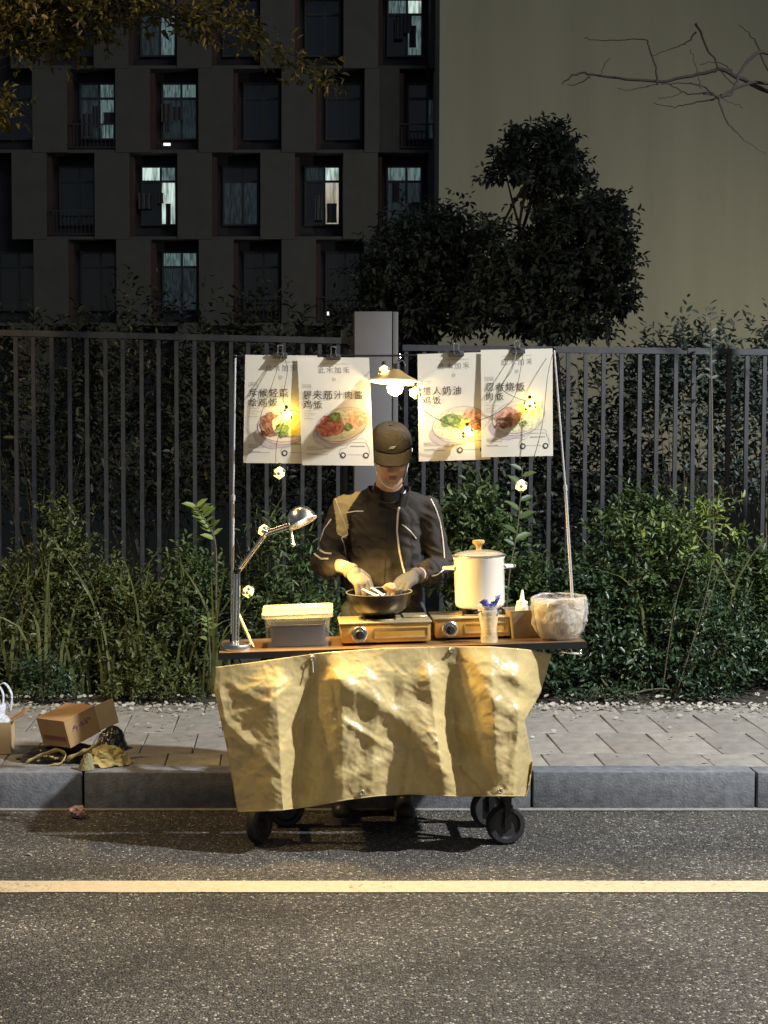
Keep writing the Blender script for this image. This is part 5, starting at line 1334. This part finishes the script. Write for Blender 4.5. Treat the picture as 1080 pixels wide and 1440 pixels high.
st = [hl(-.080, -.002, -.005), hl(-.070, -.03, -.04), hl(-.056, -.062, -.075), hl(-.033, -.09, -.10), hl(0, -.102, -.110), hl(.033, -.09, -.10), hl(.056, -.062, -.075), hl(.070, -.03, -.04), hl(.080, -.002, -.005)]
MB().tube(spline(st, 6), .0022, 6).build('chin_guard_strap', 'piping', per)
sp = spline(st, 6)[14:36]
MB().grid(lambda u, v: sp[int(u * (len(sp) - 1))] + HR @ Vector((0, -.012 * v, .034 * v)), len(sp), 5).build('chin_guard', film_mat('chin_guard_film', (.85, .85, .85), .12, .1, .02, 8), per)
MB().tube(spline([hl(.079, -.004, -.005), hl(.09, .004, .018), hl(.088, .022, .018), hl(.086, .03, -.02)], 5), .0025, 6).build('ear_loop', 'piping', per)

# jacket
jm = Vector((0, .02, 0))
slL, slR = elL.lerp(wrL, .52), elR.lerp(wrR, .66)
jk = [*[('e', (0, .02, 1.29 - .045 * i), (.168 + .002 * (i % 2) - .001 * i * (i < 5), .113 + .001 * i, .115)) for i in range(10)], ('e', (0, .02, .86), (.170, .125, .06)),
      ('c', shL + Vector((.02, 0, -.005)), .060, shR + Vector((-.02, 0, -.005)), .060), ('c', shL, .061, elL, .056), ('c', elL, .06, slL, .054), ('c', shR, .061, elR, .056), ('c', elR, .06, slR, .052),
      ('c', shL + Vector((.012, 0, .004)), .06, neck0 + Vector((0, .01, -.015)), .072), ('c', shR + Vector((-.012, 0, .004)), .06, neck0 + Vector((0, .01, -.015)), .072)]
def wrinkle(c, n_):
    a = noise.noise(Vector((c.x * 9, c.y * 9, c.z * 14))); b = abs(noise.noise(Vector((c.x * 16 + 4, c.y * 16, c.z * 24 + c.x * 12))))
    k = 1.0
    for e in (elL, elR):
        k += 1.2 * math.exp(-((c - e).length / .1) ** 2)
    # long drapes falling from the chest
    dr = noise.noise(Vector((c.x * 22, c.y * 10, c.z * 3.0))) * (1 if c.z < 1.3 else .4)
    return c + n_ * (.007 * a * k - .012 * (b - .25) * k + .009 * dr)
jo = blob('jacket', jk, .0045, 'jacket', per, 9, wrinkle)
jme = jo.data; jme.materials.append(M['jacketcream'])
def inpoly(p, poly):
    x, y = p; c = False
    for i in range(len(poly)):
        (x0, y0), (x1, y1) = poly[i - 1], poly[i]
        if (y0 > y) != (y1 > y) and x < (x1 - x0) * (y - y0) / (y1 - y0) + x0: c = not c
    return c
CREAM = [(466, 694), (483, 674), (512, 668), (513, 684), (496, 708), (487, 722), (490, 740), (487, 758), (474, 751), (472, 726)]
for f in jme.polygons:
    if f.normal.y < .3 and inpoly(pix(f.center + org), CREAM): f.material_index = 1
# collar
def collar(u, v):
    a = R(-62 + 304 * u); r = .078 + .012 * v
    base_ = neck0 + Vector((0, -.02, .0))
    return base_ + Vector((r * math.cos(a), r * .85 * math.sin(a) - .018 * v, -.03 + .075 * v - .03 * max(0, -math.sin(a)) + .006 * math.sin(a * 3)))
MB().grid(collar, 40, 6).build('collar', 'jacket', per, solid=.006)
MB().tube([collar(1 if i > 19 else 0, 0) if False else collar(i / 39, 1) for i in range(40)], .003, 5).build('collar_edge', 'jacket', per)
# inner high-neck shirt
MB().lathe([(.07, -.05), (.068, .02), (.063, .052), (.058, .056), (.056, .05)], 24, Matrix.Translation(neck0 + Vector((0, -.01, .01))) @ Matrix.Rotation(R(18), 4, 'X')).build('shirt_neck', 'hair', per)
bmj = bmesh.new(); bmj.from_mesh(jme); bvh = BVHTree.FromBMesh(bmj)
camO = Vector((0, 0, CAM_H)) - org
def stripe(name, path, r, m='piping'):
    pts = []
    dens = []
    for (a, b) in zip(path[:-1], path[1:]):
        for k in range(8): t_ = k / 8; dens.append((a[0] + (b[0] - a[0]) * t_, a[1] + (b[1] - a[1]) * t_))
    dens.append(path[-1])
    for q in dens:
        h = bvh.ray_cast(camO, ray(*q).normalized())
        if h[0] and (not pts or (h[0] - pts[-1]).length < .05): pts.append(h[0] + h[1] * .0012)
    if len(pts) > 2:
        sm = [pts[0]] + [(pts[i - 1] + pts[i] * 2 + pts[i + 1]) / 4 for i in range(1, len(pts) - 1)] + [pts[-1]]
        MB().tube(sm, r, 6).build(name, m, per)
stripe('zip_piping', [(577, 682), (567, 696), (560, 718), (558, 746), (561, 771), (566, 795), (569, 806)], .0042)
stripe('chest_piping', [(487, 721), (499, 719), (511, 719)], .0024)
stripe('pocket_piping', [(565, 737), (576, 746), (585, 757)], .0026)
stripe('sleeve_piping', [(458, 728), (449, 742), (444, 758)], .0036); stripe('sleeve_piping', [(466, 730), (456, 744), (451, 760)], .003)
stripe('sleeve_piping', [(440, 772), (443, 780), (452, 786), (462, 786)], .0045); stripe('sleeve_piping', [(445, 764), (449, 773), (457, 778), (466, 779)], .0045)
stripe('sleeve_piping', [(606, 702), (613, 716), (619, 735), (623, 760), (625, 785)], .0026)
stripe('sleeve_piping', [(607, 810), (615, 808), (624, 801)], .003)
stripe('shoulder_piping', [(471, 700), (477, 716), (484, 735), (489, 752), (480, 756), (484, 768), (487, 780)], .0028)
stripe('zip', [(547, 720), (545, 745), (543, 775), (541, 805), (540, 830)], .0016, 'knob')
# trousers, shoes
blob('trousers', [('e', (0, .03, .88), (.165, .115, .11)), ('c', hipL + Vector((0, 0, -.02)), .1, kneeL, .078), ('c', kneeL, .078, ankL + Vector((0, .0, .02)), .066), ('c', hipR + Vector((0, 0, -.02)), .1, kneeR, .078), ('c', kneeR, .078, ankR + Vector((0, 0, .02)), .066)], .009, 'trousers', per, 4,
     lambda c, n_: c + n_ * .008 * noise.noise(Vector((c.x * 10, c.y * 10, c.z * 16))))
for fpos in (feetL, feetR):
    f0 = Vector((fpos.x, fpos.y, 0))
    prim = [('c', f0 + Vector((0, .045, .045)), .041, f0 + Vector((0, .12, .05)), .040), ('c', f0 + Vector((0, .12, .05)), .04, f0 + Vector((0, .19, .06)), .04), ('c', f0 + Vector((0, .16, .08)), .042, f0 + Vector((0, .165, .11)), .045)]
    so = blob('shoe', prim, .006, 'shoe', per, 4, lambda c, n_: Vector((c.x, c.y, max(c.z, .022))))
    mb = MB(); ring = [Vector((f0.x + .044 * math.cos(a) , f0.y + .115 + .118 * math.sin(a), 0)) for a in [i * 6.2832 / 28 for i in range(28)]]
    loft(mb, [[p + Vector((0, 0, .001)) for p in ring], [p + Vector((0, 0, .026)) for p in ring]], True, True); mb.build('sole', 'sole', so)
# gloved hands
def hand(name, wrist, d, palm_n, thumb, curl, m):
    d = Vector(d).normalized(); n_ = Vector(palm_n); n_ = (n_ - d * n_.dot(d)).normalized(); w_ = d.cross(n_).normalized() * thumb    # w_ points to the thumb side
    pr = [('c', wrist, .030, wrist + d * .03, .032), ('e', wrist + d * .06, (.043, .019, .05), Matrix((w_, n_, d)).transposed())]
    for i, k in enumerate((1.0, 1.1, 1.03, .82)):
        base_ = wrist + d * (.098 - .004 * abs(i - 1)) + w_ * (.031 - .0205 * i); dd = (d + w_ * (.12 - .08 * i)).normalized(); p = base_
        axis_c = curl[i]; pr.append(('c', wrist + d * .06 + w_ * (.026 - .018 * i), .014, p, .0115))
        for j, L_ in enumerate((.042, .028, .022)):
            ang = R(axis_c * (1.0, 1.15, .8)[j]); dd = (dd * math.cos(ang) + n_ * math.sin(ang)).normalized()
            q = p + dd * L_ * k; pr.append(('c', p, .0112 - .0008 * j, q, .0105 - .0012 * j)); p = q
    tb = wrist + d * .035 + w_ * .03; td = (d * .62 + w_ * .62 + n_ * .38).normalized(); t1 = tb + td * .04
    td2 = (d * .75 + w_ * .05 + n_ * .62).normalized(); t2_ = t1 + td2 * .032
    pr += [('c', tb, .017, t1, .0125), ('c', t1, .0125, t2_, .0105)]
    return blob(name, pr, .0034, m, per, 4), wrist + d * .085 + n_ * .03
# left of picture: his right hand, gripping the tongs from above
hL, gripL = hand('glove', wrL + Vector((.006, -.012, -.004)), W(516, 826, 6.345) - wrL, (.35, -.1, -1), 1, (38, 44, 48, 52), 'glovegrey')
hR, gripR = hand('glove', wrR + Vector((-.004, -.008, 0)), W(556, 826, 6.36) - wrR, (-.2, .1, -1), -1, (30, 34, 38, 42), 'glovedark')
for (a, b, r) in ((wrL, slL, .0), (wrR, slR, .0)): pass
MB().lathe([(.034, 0), (.036, .012), (.034, .024)], 20, Matrix.Translation(wrL + Vector((.006, -.012, -.004))) @ (W(516, 826, 6.345) - wrL).to_track_quat('Z', 'Y').to_matrix().to_4x4()).build('glove_cuff', 'glovegrey', per)
MB().lathe([(.034, 0), (.036, .012), (.034, .024)], 20, Matrix.Translation(wrR + Vector((-.004, -.008, 0))) @ (W(556, 826, 6.36) - wrR).to_track_quat('Z', 'Y').to_matrix().to_4x4()).build('glove_cuff', 'glovedark', per)
wb = wrR.lerp(slR, .3); MB().lathe([(.034, -.008), (.036, 0), (.034, .008)], 20, Matrix.Translation(wb) @ (slR - wrR).to_track_quat('Z', 'Y').to_matrix().to_4x4()).build('wristband', 'knob', per)
# tongs
g0 = gripL + org; tp = P(538, 838, 6.30)
t = thing('cooking_tongs', 'steel tongs held in the glove over the pan', 'tongs', g0)
for s_ in (-1, 1):
    a0 = Vector((0, 0, .006)) - (tp - g0).normalized() * .04; e = tp - g0 + Vector((s_ * .014 - .008, s_ * .01, 0)); mdl = (a0 + e) / 2 + Vector((s_ * .016, 0, .004))
    pts = spline([a0, mdl, e], 6); sd = Vector((.7, .1, .7)).normalized(); mb = MB(); prev = None
    for i, p in enumerate(pts):
        ww = .004 + .005 * (i / len(pts)) ** 2; cur = (mb._v(p - sd * ww), mb._v(p + sd * ww))
        if prev: mb.bm.faces.new((prev[0], prev[1], cur[1], cur[0]))
        prev = cur
    mb.build('arm', 'steel', t, solid=.0018)
# piece of chicken pinched in the other glove
mb = MB(); bmesh.ops.create_icosphere(mb.bm, subdivisions=3, radius=.024)
for v in mb.bm.verts: v.co = Vector((v.co.x * 1.25, v.co.y * .8, v.co.z * .8)) * (1 + .35 * noise.noise(v.co * 60))
o = mb.build('meat_piece', 'browntin'); o.location = P(550, 826, 6.335); solo(o, 'browned piece of meat pinched in the dark glove above the pan', 'food')
